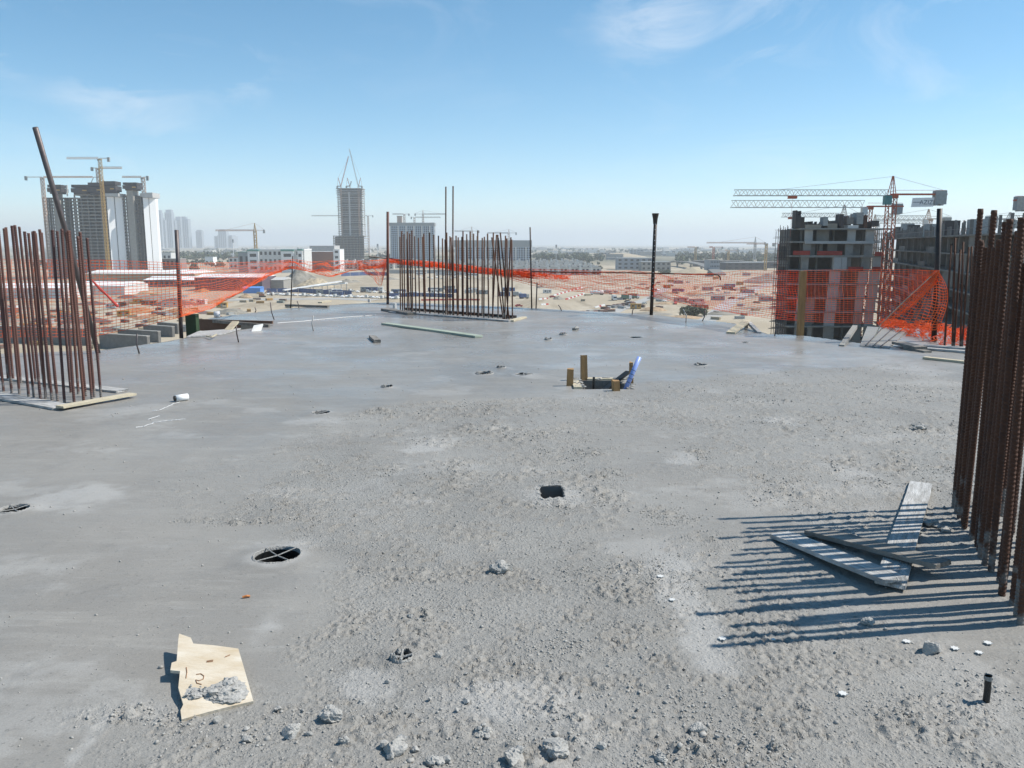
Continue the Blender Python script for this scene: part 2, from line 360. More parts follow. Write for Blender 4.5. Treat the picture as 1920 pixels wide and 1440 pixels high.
M_YEL = mat('yellow_formwork', (.46, .27, .07), .7, var=.3, scale=.5)
M_HOTEL = mat('pale_blue_cladding', (.34, .42, .50), .6, var=.08)
M_FORM = mat('dark_formwork', (.045, .04, .042), .7, var=.3, scale=.3)
M_TYRE = mat('tyre_rubber', (.02, .02, .02), .8)
M_VILLA = mat('villa_render', (.56, .54, .49), .85, var=.1, scale=.1)
M_ROOFG = mat('villa_flat_roof', (.30, .29, .28), .9, var=.15, scale=.1)
M_FARB = mat('far_building_blue_grey', (.28, .31, .34), .7, var=.15, scale=.01)
M_TEXT = mat('sign_ink', (.05, .055, .07), .7)

# ================================================================== THE LAND
def ground_material():
    m = bpy.data.materials.new('desert_sand'); m.use_nodes = True; t = m.node_tree; b = t.nodes['Principled BSDF']; L = t.links.new
    c = t.nodes.new('ShaderNodeTexCoord')
    def noise(sc, det=6, ro=.6, stretch=None, dist=0, rot=.5):
        n = t.nodes.new('ShaderNodeTexNoise'); n.inputs['Scale'].default_value = sc; n.inputs['Detail'].default_value = det; n.inputs['Roughness'].default_value = ro; n.inputs['Distortion'].default_value = dist
        q = t.nodes.new('ShaderNodeMapping'); q.inputs['Scale'].default_value = stretch or (1, 1, 1); q.inputs['Rotation'].default_value = (0, 0, rot); L(c.outputs['Object'], q.inputs['Vector']); L(q.outputs[0], n.inputs['Vector'])
        return n.outputs['Fac']
    def rng(x, a, b_):
        r = t.nodes.new('ShaderNodeMapRange'); r.inputs['From Min'].default_value = a; r.inputs['From Max'].default_value = b_; L(x, r.inputs['Value']); return r.outputs[0]
    def mix(f, A, B):
        q = t.nodes.new('ShaderNodeMix'); q.data_type = 'RGBA'; L(f, q.inputs['Factor'])
        for k, s in (('A', A), ('B', B)):
            if isinstance(s, tuple): q.inputs[k].default_value = (*s, 1)
            else: L(s, q.inputs[k])
        return q.outputs['Result']
    sand = mix(rng(noise(.006, 6), .35, .65), (.36, .30, .215), (.46, .40, .31))
    sand = mix(rng(noise(.02, 6, .7, (1, .12, 1), 1.5, 1.2), .52, .62), sand, (.30, .25, .18))
    sand = mix(rng(noise(.05, 6, .7), .56, .68), sand, (.52, .47, .38))
    scrub = mix(rng(noise(.02, 6, .75), .4, .6), (.105, .11, .07), (.20, .18, .13))
    # beyond the building sites the land is scrub, gardens and yards
    sep = t.nodes.new('ShaderNodeSeparateXYZ'); L(c.outputs['Object'], sep.inputs[0])
    far = rng(sep.outputs['Y'], 1250, 1900)
    patch = rng(noise(.0016, 5, .6, (.45, 1, 1)), .44, .56)
    f = t.nodes.new('ShaderNodeMath'); f.operation = 'MULTIPLY'; L(far, f.inputs[0]); L(patch, f.inputs[1])
    L(mix(f.outputs[0], sand, scrub), b.inputs['Base Color'])
    b.inputs['Roughness'].default_value = .95; b.inputs['Specular IOR Level'].default_value = .2
    bp = t.nodes.new('ShaderNodeBump'); bp.inputs['Strength'].default_value = .5; bp.inputs['Distance'].default_value = 1.0; L(noise(.12, 6, .7), bp.inputs['Height']); L(bp.outputs[0], b.inputs['Normal'])
    return m
gr = MB(); R_ = 40000
gr.add([(-R_, -2000, GZ), (R_, -2000, GZ), (R_, R_, GZ), (-R_, R_, GZ)], [(0, 1, 2, 3)])
tag(gr.build('ground', ground_material()), kind='structure')

def strip(name, pts, width, material, lift=.05):
    """a flat road or path along ground points"""
    m = MB(); pts = [Vector(p) for p in pts]; vs = []
    for i, p in enumerate(pts):
        d = pts[min(i + 1, len(pts) - 1)] - pts[max(i - 1, 0)]; n = Vector((-d.y, d.x, 0)).normalized() * width / 2
        vs += [(p.x + n.x, p.y + n.y, GZ + lift), (p.x - n.x, p.y - n.y, GZ + lift)]
    m.add(vs, [(2 * i, 2 * i + 1, 2 * i + 3, 2 * i + 2) for i in range(len(pts) - 1)])
    return tag(m.build(name, material), kind='structure')
strip('road', [G(1120, 600), G(1172, 576), G(1215, 560), G(1238, 548), G(1260, 530)], 7, M_PAVE, .06)
strip('road', [G(1300, 620), G(1340, 590), G(1370, 565), G(1420, 540), G(1500, 515)], 9, M_PAVE, .07)
strip('road', [G(-300, 528), G(0, 526), G(300, 517), G(560, 509), G(760, 505)], 12, M_ASPH, .08)
strip('road', [G(900, 486.5), G(1150, 487), G(1400, 490), G(1700, 500)], 24, M_ASPH, .09)
strip('path', [G(400, 563), G(520, 561), G(640, 560), G(700, 563)], 16, M_PAVE, .06)

# ================================================================== THE SLAB WE STAND ON
EDGE = [(-14, .48), (14, .48), (14, 12.6)] + [tuple(at(*q)[:2]) for q in (
    (1920, 634), (1705, 613), (1662, 651), (1500, 629.5), (1440, 627), (1378, 607), (1221, 590.5), (950, 575.5), (800, 569),
    (727, 567), (640, 571), (545, 578), (395, 597), (383, 601), (512, 611), (440, 620), (352, 633), (310, 641), (190, 657), (0, 664))] + [(-14, 11.2)]
EP = np.array(EDGE)
def inside(x, y, poly):
    r = np.zeros(x.shape, bool); n = len(poly)
    for i in range(n):
        (x0, y0), (x1, y1) = poly[i], poly[(i + 1) % n]
        if y0 == y1: continue
        c = ((y0 > y) != (y1 > y)) & (x < (x1 - x0) * (y - y0) / (y1 - y0) + x0); r ^= c
    return r
def nearest(x, y, poly):
    bx, by, bd = x.copy(), y.copy(), np.full(x.shape, 1e9); n = len(poly)
    for i in range(n):
        (x0, y0), (x1, y1) = poly[i], poly[(i + 1) % n]; dx, dy = x1 - x0, y1 - y0
        t = np.clip(((x - x0) * dx + (y - y0) * dy) / (dx * dx + dy * dy), 0, 1); px, py = x0 + t * dx, y0 + t * dy
        d = np.hypot(px - x, py - y); m = d < bd; bx[m], by[m], bd[m] = px[m], py[m], d[m]
    return bx, by
HOLES = []          # (x, y, radius, kind)
for u, v, ru in ((520, 1045, 43), (27, 957, 26), (753, 1236, 20), (602, 777, 16.5), (725, 727, 10.5), (908, 702, 16.5), (940, 691, 8.5), (982, 703, 16),
                 (1056, 629, 7), (1028, 638, 7), (1190, 634, 12), (1314, 687, 12), (1397, 643, 7)):
    p = at(u, v); HOLES.append((p.x, p.y, ru * (p.y * CP + CH * SP) / F))
RECTS = []
p = at(1035, 924); RECTS.append((p.x - .075, p.x + .075, p.y - .13, p.y + .15))
RECTS.append((.80, 1.30, 9.12, 9.68))

GL = np.array([(1.0, -1.5), (2.3, -1.35), (2.7, -1.0), (3.2, -.92), (4.05, -1.02), (4.6, -1.5), (4.95, -2.6), (5.6, -2.7), (6.2, -2.3), (7.2, -1.75), (8.0, -1.45), (8.5, -.9), (8.7, .4), (9.6, 1.6), (10.5, 3.4), (11.5, 5.5), (13, 8.5), (30, 20)])
DRYS = []           # lighter crusted patches: x, y, half-widths, strength
for u, v, ru, rv, s in ((150, 935, 110, 30, .8), (1290, 1130, 60, 110, .8), (975, 1300, 130, 45, .8), (690, 1280, 90, 45, .6), (800, 830, 90, 40, .6), (770, 940, 60, 14, .6), (600, 790, 90, 12, .6),
                        (1600, 880, 90, 40, .5), (1700, 690, 110, 22, .5), (1035, 930, 70, 22, .9), (170, 1390, 25, 60, .8), (500, 1180, 60, 60, .35), (560, 1020, 60, 18, .6), (1280, 860, 50, 18, .6),
                        (440, 700, 140, 18, .3), (1470, 790, 80, 16, .5), (1180, 1080, 70, 30, .4), (330, 1130, 120, 50, .25), (1110, 665, 40, 5, .6), (1660, 1010, 60, 20, .4), (1250, 500, 1, 1, 0), (240, 770, 40, 8, .4)):
    p = at(u, v); k = (p.y * CP + CH * SP) / F; q = at(u, v - rv) if v - rv > 560 else p
    DRYS.append((p.x, p.y, ru * k, max(.02, abs(q.y - p.y)), s))
for (x, y, r) in HOLES: DRYS.append((x, y, r * 1.5, r * 1.5, .8))

CLODS = []; CALM = []
def _spot(u, v, ru, rv, s):
    p = at(u, v); k = (p.y * CP + CH * SP) / F; q = at(u, v - rv) if v - rv > 560 else p
    return (p.x, p.y, ru * k, max(.02, abs(q.y - p.y)), s)
for c_ in ((720, 778, 55, 14, 1), (930, 893, 60, 10, 1), (1065, 920, 45, 14, 1), (1000, 945, 110, 10, .7), (1250, 967, 60, 22, 1), (1730, 803, 50, 12, 1), (1640, 890, 60, 26, .9), (1700, 876, 60, 20, .8), (1150, 1120, 60, 18, .9), (1060, 1230, 60, 34, .8), (790, 1172, 14, 30, 1),
           (1040, 1330, 16, 36, .9), (1130, 842, 45, 7, .9), (470, 978, 150, 8, .8), (1260, 860, 30, 9, .8), (240, 1345, 110, 22, .9), (1475, 1412, 22, 20, .9), (830, 1010, 120, 14, .6), (1500, 720, 120, 9, .5), (700, 1350, 160, 24, .55), (860, 880, 30, 26, .7)):
    CLODS.append(_spot(*c_))
for c_ in ((1560, 1080, 230, 120, .6), (1180, 1010, 80, 30, .75), (1290, 1190, 50, 80, .5), (850, 850, 110, 16, .5), (1010, 780, 90, 14, .6), (1200, 1340, 90, 40, .4), (1500, 850, 130, 18, .4)):
    CALM.append(_spot(*c_))
def slab_fields(x, y, cellsize):
    """height and the three surface fields of the fresh concrete at world points"""
    wx = x + .5 * (fbm(x * 1.1, y * 1.1, 3) - .5) + .25 * (fbm(x * 3.5, y * 3.5, 5) - .5)
    wy = y + .5 * (fbm(x * 1.1, y * 1.1, 8) - .5) + .2 * (fbm(x * 3.5, y * 3.5, 9) - .5)
    lim = np.interp(wy, GL[:, 0], GL[:, 1])
    grit = sstep(-.12, .28, wx - lim)
    patch = fbm(x * .9 + 4, y * .6, 21, 4); grit = grit * (0.3 + .7 * sstep(.34, .50, patch))
    grit = grit * (1 - .45 * sstep(6.5, 11, y))
    coarse = sstep(.50, .68, fbm(x * 1.6, y * 1.3, 33, 4)) * grit
    near = sstep(3.0, 2.45, y) * sstep(-1.55, -1.0, x); grit = np.maximum(grit, near * .8); coarse = np.maximum(coarse, near * .75 * sstep(.35, .6, fbm(x * 2, y * 2, 44)))
    for cx, cy, rx, ry, s in CALM: grit = grit * (1 - s * np.exp(-((x - cx) / rx) ** 2 - ((y - cy) / ry) ** 2))
    wob = .45 + 1.1 * fbm(x * 6 + 3, y * 6, 151, 4)
    for cx, cy, rx, ry, s in CLODS:
        e = s * np.exp(-(((x - cx) / rx) ** 2 + ((y - cy) / ry) ** 2) * 1.2) * wob; grit = np.maximum(grit, np.clip(e * 1.5, 0, 1)); coarse = np.maximum(coarse, np.clip(e * 1.6, 0, 1.3))
    dry = np.zeros(x.shape)
    for cx, cy, rx, ry, s in DRYS:
        if s == 0: continue
        d = ((x - cx) / rx) ** 2 + ((y - cy) / ry) ** 2; dry = np.maximum(dry, s * np.exp(-d))
    nz = fbm(x * 4.5, y * 5.5, 61, 5); nz2 = fbm(x * 14, y * 17, 63, 4); dry = np.clip(.9 * sstep(.22, .50, dry * (.25 + .9 * nz + .6 * (nz2 - .3))) + .5 * sstep(.58, .70, fbm(x * 1.3, y * 1.9, 71, 5) * .8 + .2 * nz2), 0, 1)
    h = .022 * (fbm(x * .55, y * .55, 81, 3) - .5) + .014 * (fbm(x * 1.9, y * 1.9, 91, 3) - .5)
    # trowel swirls and footprints pressed into the paste
    h = h + .006 * (np.abs(fbm(x * 2.3 + 7, y * 2.9, 95, 3) - .5) * -2 + 1) * (1 - grit)
    fine = np.zeros(x.shape); stone = np.zeros(x.shape)
    if cellsize < .05:
        d1, n1 = cell(x / .030 + .3 * fbm(x * 20, y * 20, 2), y / .030, 1); d2, n2 = cell(x / .016, y / .016, 2)
        b1 = np.clip(1 - d1 * 1.9, 0, 1) ** .7 * (n1 > .55); b2 = np.clip(1 - d2 * 1.8, 0, 1) ** .8 * (n2 > .45)
        d3, n3 = cell(x / .055, y / .055, 4); b3 = np.clip(1 - d3 * 2.0, 0, 1) ** .6 * (n3 > .70)
        pit = np.clip(1 - cell(x / .024, y / .024, 6)[0] * 2.2, 0, 1) * (cell(x / .024, y / .024, 6)[1] > .72)
        gc = fbm(x * 7, y * 7, 27, 3); gm = grit * (.35 + 1.3 * sstep(.38, .62, gc)); fine = gm * (.0072 * b1 + .0056 * b2 + coarse * .018 * b3 - .013 * pit + .007 * (fbm(x * 45, y * 45, 7, 3) - .5))
        d4, n4 = cell(x / .06, y / .06, 14); fine = fine + (1 - grit) * .003 * np.clip(1 - d4 * 4, 0, 1) * (n4 > .8)
        stone = np.clip(np.maximum(b1 * (n1 > .7), b2 * (n2 > .75)), 0, 1) * grit
    for cx, cy, r in HOLES:                      # the paste heaps up a little round each sleeve
        d = np.hypot(x - cx, y - cy); h = h + .012 * np.exp(-((d - r) / (.6 * r + .02)) ** 2)
    return h, fine, grit, dry, stone, coarse

def build_slab():
    V, Q, A = [], [], {'grit': [], 'dry': [], 'stone': []}; off = 0
    bands = [(-2.96, 3.04, 1.92, 4.0, .008), (-6.0, 8.0, 4.0, 11.04, .02), (-14., 14., .48, 24.0, .08)]
    for bi, (x0, x1, y0, y1, c) in enumerate(bands):
        nx, ny = round((x1 - x0) / c), round((y1 - y0) / c)
        X, Y = np.meshgrid(x0 + np.arange(nx + 1) * c, y0 + np.arange(ny + 1) * c); X = X.ravel(); Y = Y.ravel()
        i, j = np.meshgrid(np.arange(nx), np.arange(ny)); k = (j * (nx + 1) + i).ravel()
        quads = np.stack([k, k + 1, k + nx + 2, k + nx + 1], 1)
        cx, cy = X[k] + c / 2, Y[k] + c / 2
        keep = inside(cx, cy, EDGE)
        if bi == 2:
            for (a0, a1, b0, b1, _) in bands[:2]: keep &= ~((cx > a0) & (cx < a1) & (cy > b0) & (cy < b1))
        for hx, hy, r in HOLES: keep &= np.hypot(cx - hx, cy - hy) > r
        for a0, a1, b0, b1 in RECTS: keep &= ~((cx > a0) & (cx < a1) & (cy > b0) & (cy < b1))
        quads = quads[keep]
        h, fine, g, d, s, _ = slab_fields(X, Y, c)
        if bi < 2:
            e = np.minimum.reduce([X - x0, x1 - X, Y - y0, y1 - Y]); fine = fine * np.clip(e / (2 * c), 0, 1)
        Z = h + fine
        used = np.zeros(len(X), bool); used[quads.ravel()] = True
        o = used & ~inside(X, Y, EDGE); nx_, ny_ = nearest(X[o], Y[o], EDGE); X[o], Y[o] = nx_, ny_
        for hx, hy, r in HOLES:
            dd = np.hypot(X - hx, Y - hy); m = used & (dd < r + c * .3)
            X[m] = hx + (X[m] - hx) / np.maximum(dd[m], 1e-6) * r; Y[m] = hy + (Y[m] - hy) / np.maximum(dd[m], 1e-6) * r
        idx = -np.ones(len(X), int); idx[used] = np.arange(used.sum()) + off; off += used.sum()
        V.append(np.stack([X, Y, Z], 1)[used]); Q.append(idx[quads])
        for kk, a in (('grit', g), ('dry', d), ('stone', s)): A[kk].append(a[used])
    V = np.concatenate(V); Q = np.concatenate(Q)
    # sides and underside of the slab
    n = len(EDGE); sv = []
    for zz in (.004, -.26): sv += [(x, y, zz) for x, y in EDGE]
    sq = [(off + n + i, off + n + (i + 1) % n, off + (i + 1) % n, off + i) for i in range(n)]
    V = np.concatenate([V, np.array(sv)]); nq = len(Q); Q = np.concatenate([Q, np.array(sq)])
    me = bpy.data.meshes.new('concrete_slab'); me.vertices.add(len(V)); me.vertices.foreach_set('co', V.astype(np.float32).ravel())
    me.loops.add(len(Q) * 4); me.loops.foreach_set('vertex_index', Q.astype(np.int32).ravel())
    me.polygons.add(len(Q)); me.polygons.foreach_set('loop_start', np.arange(len(Q), dtype=np.int32) * 4)
    sm = np.ones(len(Q), bool); sm[nq:] = False; me.polygons.foreach_set('use_smooth', sm)
    me.update(calc_edges=True)
    for kk in A:
        at_ = me.attributes.new(kk, 'FLOAT', 'POINT'); at_.data.foreach_set('value', np.concatenate(A[kk] + [np.zeros(2 * n)]).astype(np.float32))
    me.materials.append(M_SLAB)
    return tag(link('floor_slab', me), kind='structure')
build_slab()
def SZ(x, y):
    return float(slab_fields(np.array([x]), np.array([y]), 1.0)[0][0])
# the storeys under the slab: a soffit, columns and the slabs below, all of them out of the sun
under = MB(); inset = [(x * .985, .48 + (y - .48) * .985) for x, y in EDGE]
under.prism(inset, -.30, -.262)
tag(under.build('slab_soffit', M_CONCD), kind='structure')
for k in range(1, 11):
    m = MB(); m.prism([(x * .95, .48 + (y - .48) * .95) for x, y in EDGE], -3.3 * k - .25, -3.3 * k)
    tag(m.build('storey_slab', M_CONC), kind='structure')

def build_pebbles():
    n = 260000; y = 2.0 + 9.0 * rs.rand(n) ** 1.7; x = (rs.rand(n) * 2 - 1) * (.72 * y + .5) + .15 * y
    h, fine, g, d, s, co = slab_fields(x, y, .008)
    clump = sstep(.40, .66, fbm(x * 4, y * 4, 123, 4)); pr = g * (.10 + .75 * co) * (.12 + clump) * np.where(y < 3.0, .7, 1.0)
    pr = np.maximum(pr, .009)
    ok = (rs.rand(n) < pr) & inside(x, y, EDGE)
    for hx, hy, r in HOLES: ok &= np.hypot(x - hx, y - hy) > r * 1.25
    for a0, a1, b0, b1 in RECTS: ok &= ~((x > a0 - .03) & (x < a1 + .03) & (y > b0 - .03) & (y < b1 + .03))
    x, y, z = x[ok], y[ok], (h + fine)[ok]; n = len(x)
    r = .0024 + .0050 * rs.rand(n) ** 2.8; big = (y < 2.95) & (rs.rand(n) < .02); r[big] *= 1.9; r *= np.clip(.85 + (y - 2.5) * .07, .8, 1.3)
    OV = np.array([(1, 0, 0), (-1, 0, 0), (0, 1, 0), (0, -1, 0), (0, 0, 1), (0, 0, -1)], float); OF = np.array([(0, 2, 4), (2, 1, 4), (1, 3, 4), (3, 0, 4), (2, 0, 5), (1, 2, 5), (3, 1, 5), (0, 3, 5)])
    VV, TT, off = [], [], 0
    for sel, iv, fi in (((y < 3.4) | (r > .007), ICO[0][0], np.array(ICO[0][1])), (~((y < 3.4) | (r > .007)), OV, OF)):
        k = int(sel.sum()); m = len(iv); ang = rs.rand(k) * 6.28; ca, sa = np.cos(ang), np.sin(ang); sc = .6 + .8 * rs.rand(k, 3); sc[:, 2] *= .8; rr = r[sel]
        P = iv[None] * (1 + .35 * (rs.rand(k, m, 1) - .5)) * sc[:, None, :] * rr[:, None, None]
        PX = P[..., 0] * ca[:, None] - P[..., 1] * sa[:, None] + x[sel][:, None]; PY = P[..., 0] * sa[:, None] + P[..., 1] * ca[:, None] + y[sel][:, None]; PZ = P[..., 2] + (z[sel] + rr * .3)[:, None]
        VV.append(np.stack([PX, PY, PZ], 2).reshape(-1, 3)); TT.append((fi[None] + (np.arange(k) * m)[:, None, None]).reshape(-1, 3) + off); off += k * m
    V = np.concatenate(VV); T = np.concatenate(TT)
    me = bpy.data.meshes.new('loose_grit'); me.vertices.add(len(V)); me.vertices.foreach_set('co', V.astype(np.float32).ravel())
    me.loops.add(len(T) * 3); me.loops.foreach_set('vertex_index', T.astype(np.int32).ravel())
    me.polygons.add(len(T)); me.polygons.foreach_set('loop_start', np.arange(len(T), dtype=np.int32) * 3); me.update(calc_edges=True)
    me.materials.append(mat('grit_stone', (.24, .23, .21), .7, var=.3, scale=70, col2=(.44, .425, .395)))
    o = link('loose_grit', me); tag(o, 'grey pebbles and crumbs strewn over the rough concrete', 'grit', kind='stuff')
    print('PEBBLES', n, len(T)); return n
NP_ = build_pebbles()

# ================================================================== THINGS SET INTO THE SLAB
def ring(m, cx, cy, r0, r1, z0, z1, n=40, seed=0, wob=.0):
    """a ring of mortar: inner edge down in the hole, crest, outer foot on the slab"""
    r = random.Random(seed); prof = [(r0 * 1.0, -.004), (r0 * 1.015, z1 * .8), (r0 * 1.05, z1), ((r0 + r1) / 2, z1 * .7), (r1, z0)]
    ph = [r.uniform(0, 6.28) for _ in range(4)]; vs = []
    for i in range(n):
        a = 2 * math.pi * i / n; w = 1 + wob * (math.sin(3 * a + ph[0]) + .6 * math.sin(7 * a + ph[1]) + r.uniform(-.5, .5))
        for k, (rr, zz) in enumerate(prof):
            q = rr * (w if k > 1 else 1); vs.append((cx + q * math.cos(a), cy + q * math.sin(a), zz * (r.uniform(.75, 1.25) if 0 < k < 4 else 1)))
    p = len(prof); fs = [(i * p + k, i * p + k + 1, ((i + 1) % n) * p + k + 1, ((i + 1) % n) * p + k) for i in range(n) for k in range(p - 1)]
    return m.add(vs, [tuple(reversed(q)) for q in fs])
SLEEVE = [
    ('wide round pipe sleeve with crossed tape in smooth concrete beyond the plywood scrap', 'X', .016),
    ('taped round pipe sleeve ringed by a pale swept patch near the left rebar cage', 'X', .016),
    ('small crusted pipe sleeve with a cross between plywood scrap and mortar lumps', 'C', .022),
    ('tape-crossed pipe sleeve beside the rough hump, nearest the white string spool', 'X', .014),
    ('small broken pipe sleeve on the smooth slab below the short dark block', 'B', .02),
    ('pipe sleeve half filled with black rags beside two other sleeves', 'B', .02),
    ('smallest pipe sleeve of the cluster of three, behind the other two', 'B', .02),
    ('open pipe sleeve with a torn rim, closest of its cluster to the timber box-out', 'C', .012),
    ('small sleeve with black crust beside the dark stub', 'B', .03),
    ('low sleeve crumbling at the rim, farthest of its row from the dark stub', 'B', .025),
    ('flat oval sleeve opening on the wet slab towards the perforated post', 'N', .008),
    ('bristly rimmed sleeve opening right of the blue pipe', 'B', .018),
    ('tiny black sleeve on the slab before the timber post', 'N', .01)]
for (x, y, r), (lb, style, rim) in zip(HOLES, SLEEVE):
    z = SZ(x, y); t = empty('pipe_sleeve', (x, y, z)); tag(t, lb, 'pipe sleeve', 'pipe sleeves cast into the slab')
    sd = int(abs(x * 1000 + y * 77)); m = MB(); ring(m, 0, 0, r * .96, r * 1.16, -.006, rim, 44, sd, .02); m.build('rim', M_RIMC, t, True)
    m = MB(); n = 32; vs = []
    for zz, rr in ((rim * .5, r * .975), (-.34, r * .95)):
        vs += [(rr * math.cos(2 * math.pi * i / n), rr * math.sin(2 * math.pi * i / n), zz) for i in range(n)]
    m.add(vs, [(i, n + i, n + (i + 1) % n, (i + 1) % n) for i in range(n)] + [tuple(range(n, 2 * n))]); m.build('pipe_wall', M_BLACK, t, True)  # near-black wall and bottom put the hole's darkness into the colour
    if style in 'XC':
        for a in ((.9, 2.35) if style == 'X' else (.15, 1.6)):
            m = MB(); w = .008 if style == 'X' else .011; c, s = math.cos(a) * r * 1.02, math.sin(a) * r * 1.02
            m.tube([(-c, -s, rim * .9), (0, 0, rim * .6 - .004), (c, s, rim * .9)], w * (.42 if style == 'X' else .6), 6); m.build('tape_strip', M_RIMC, t)
    if style in 'BC':
        for q in range(5):
            m = MB(); a = rnd.uniform(0, 6.28); m.blob((r * .8 * math.cos(a), r * .8 * math.sin(a), rim * .7), (r * .25, r * .22, rim * .9), sd + q, .4, sub=1)
            m.build('crust', M_BLACK if q % 2 else M_RIMC, t)

# small rectangular pocket and its crusted lip
a0, a1, b0, b1 = RECTS[0]; z = SZ((a0 + a1) / 2, (b0 + b1) / 2)
t = empty('rectangular_pocket', ((a0 + a1) / 2, (b0 + b1) / 2, z)); tag(t, 'small rectangular pocket with a crumbling lip in the rough concrete', 'pocket')
hx, hy = (a1 - a0) / 2, (b1 - b0) / 2; m = MB()
m.box(-hx - .004, -hx, -hy, hy, -.3, .0); m.box(hx, hx + .004, -hy, hy, -.3, .0); m.box(-hx, hx, hy, hy + .004, -.3, .0); m.box(-hx, hx, -hy - .004, -hy, -.3, -.005); m.box(-hx, hx, -hy, hy, -.31, -.3)
m.build('pocket_wall', M_CONCD, t)
for i in range(36):
    k = i / 36 * 4; e = int(k); f = (k - e) * 2 - 1; px, py = ((f * hx, -hy), (hx, f * hy), (-f * hx, hy), (-hx, -f * hy))[e]
    m = MB(); s = rnd.uniform(.006, .016); m.blob((px * 1.16 + rnd.uniform(-.006, .006), py * 1.1, .0), (s * 1.2, s, s * .55), i, .4, sub=1); m.build('lip_crumb', M_LUMP, t)

# timber box-out with stakes, sleeve pipe and a sloping strip
a0, a1, b0, b1 = RECTS[1]
t = empty('timber_box_out', ((a0 + a1) / 2, (b0 + b1) / 2, 0)); tag(t, 'timber-sided box-out opening with crusted boards and wooden stakes', 'box-out')
m = MB(); m.box(-.25, -.235, -.28, .28, -.3, .01); m.box(.235, .25, -.28, .28, -.3, .01); m.box(-.235, .235, .265, .28, -.3, .012); m.box(-.235, .235, -.28, -.265, -.3, -.002); m.box(-.235, .235, -.265, .265, -.31, -.3)
m.build('side_board', M_PLANKD, t)
def local(o, P): return Vector(P) - o.location
for n_, c0, c1 in (('edge_board', (-.36, -.27), (-.27, .34)), ('edge_board', (-.16, .30), (.36, .40))):
    m = MB(); m.box(c0[0], c1[0], c0[1], c1[1], .0, .028); m.build(n_, M_WOODP, t)
for (ub, vb, vt, w, lean) in ((1067.7, 724, 691.5, .074, .0), (1096, 713, 665.5, .080, .0), (1157, 733, 713, .085, 0), (1184, 722, 679, .06, -.01)):
    p = at(ub, vb); k = p.y; top = atY(ub, vt, k).z; q = local(t, p); m = MB()
    m.cbox((q.x, q.y, top / 2 - .1), (w, w * .7, top + .2), .15 + lean * 20, .94); m.v = [(x + (.02 * rnd.uniform(-1, 1) + lean if z > .05 else 0), y, z + (rnd.uniform(-.008, .008) if z > .05 else 0)) for x, y, z in m.v]; m.build('stake', M_WOOD, t)
for k in range(34):
    m = MB(); r_ = rnd.uniform(.012, .035); e = rnd.choice((0, 1, 2)); q = (rnd.uniform(-.36, -.24), rnd.uniform(-.28, .36)) if e == 0 else ((rnd.uniform(-.2, .38), rnd.uniform(.28, .40)) if e == 1 else (rnd.uniform(.24, .34), rnd.uniform(-.28, .3)))
    m.blob((q[0], q[1], .026 if e < 2 else .006), (r_ * 1.4, r_, r_ * .5), 900 + k, .4, sub=1); m.build('concrete_crust', M_RIMC, t)
p0 = at(1174, 727); p1 = atY(1199, 669.5, 9.32); tp = MB(); d = (p1 - p0); tp.tube([Vector((0, 0, 0)) - d * .25, d * .5, d], .026, 14)
o = tp.build('blue_pipe', M_BLUE, None, True, loc=p0); tag(o, 'pale blue plastic pipe leaning out of the timber box-out', 'pipe')
for k in range(4):
    a = d * (.16 + k * .13); m = MB(); m.tube([a, a + d.normalized() * .006], .0265, 14); m.build('printed_ring', M_TEXT, o)
m = MB(); a = atY(1131, 733, 9.25); b = atY(1178, 697, 9.55); m.bar(a - (b - a) * .3, b, .07, .022); o = m.build('steel_strip', M_BLACK); tag(o, 'black strip sloping up out of the timber box-out', 'strip')
m = MB(); m.tube([atY(1112.5, 738, 9.3), atY(1113.5, 707, 9.3)], .014, 8); o = m.build('black_tube', M_BLACK); tag(o, 'short black tube upright inside the timber box-out', 'tube')

# ------------------------------------------------------------------ reinforcing bars
def bar_mesh(name, length, r, ribs, mat_, n=10, lean=(0, 0)):
    """one ribbed bar: a shaft whose rings swell at every rib, two lengthwise ribs"""
    m = MB(); pts, rr = [], []
    if ribs:
        k = int(length / ribs)
        for i in range(k):
            z = i * ribs
            for q, s in ((0, 1.0), (.45, 1.0), (.55, 1.13), (.9, 1.13)): pts.append((0, 0, z + ribs * q)); rr.append(r * s)
        pts.append((0, 0, length)); rr.append(r)
    else: pts = [(0, 0, 0), (0, 0, length * .5), (0, 0, length)]; rr = [r] * 3
    k0 = len(m.v); vs = []
    for i, (p, q) in enumerate(zip(pts, rr)):
        tw = 0
        for j in range(n):
            a = 2 * math.pi * j / n; zz = p[2] + (.35 * ribs * math.sin(a) if ribs and 0 < i < len(pts) - 1 else 0)
            vs.append((q * math.cos(a), q * math.sin(a), zz))
    fs = [(i * n + j, i * n + (j + 1) % n, (i + 1) * n + (j + 1) % n, (i + 1) * n + j) for i in range(len(pts) - 1) for j in range(n)]
    fs.append(tuple(range((len(pts) - 1) * n, len(pts) * n)))
    m.add(vs, fs); me = m.mesh(name); me.materials.append(mat_); me.shade_smooth()
    return me
BIGBAR = [bar_mesh('rebar', 1.86, .0148, .019, M_RUSTD, 12), bar_mesh('rebar', 1.72, .0150, .019, M_RUSTD, 12), bar_mesh('rebar', 1.62, .0145, .019, M_RUSTD, 12)]
MIDBAR = [bar_mesh('rebar', 1.80, .0128, .022, M_RUST, 9), bar_mesh('rebar', 1.70, .0135, .022, M_RUST, 9)]
FARBAR = [bar_mesh('rebar', 1.9, .0155, 0, M_RUSTD, 8)]
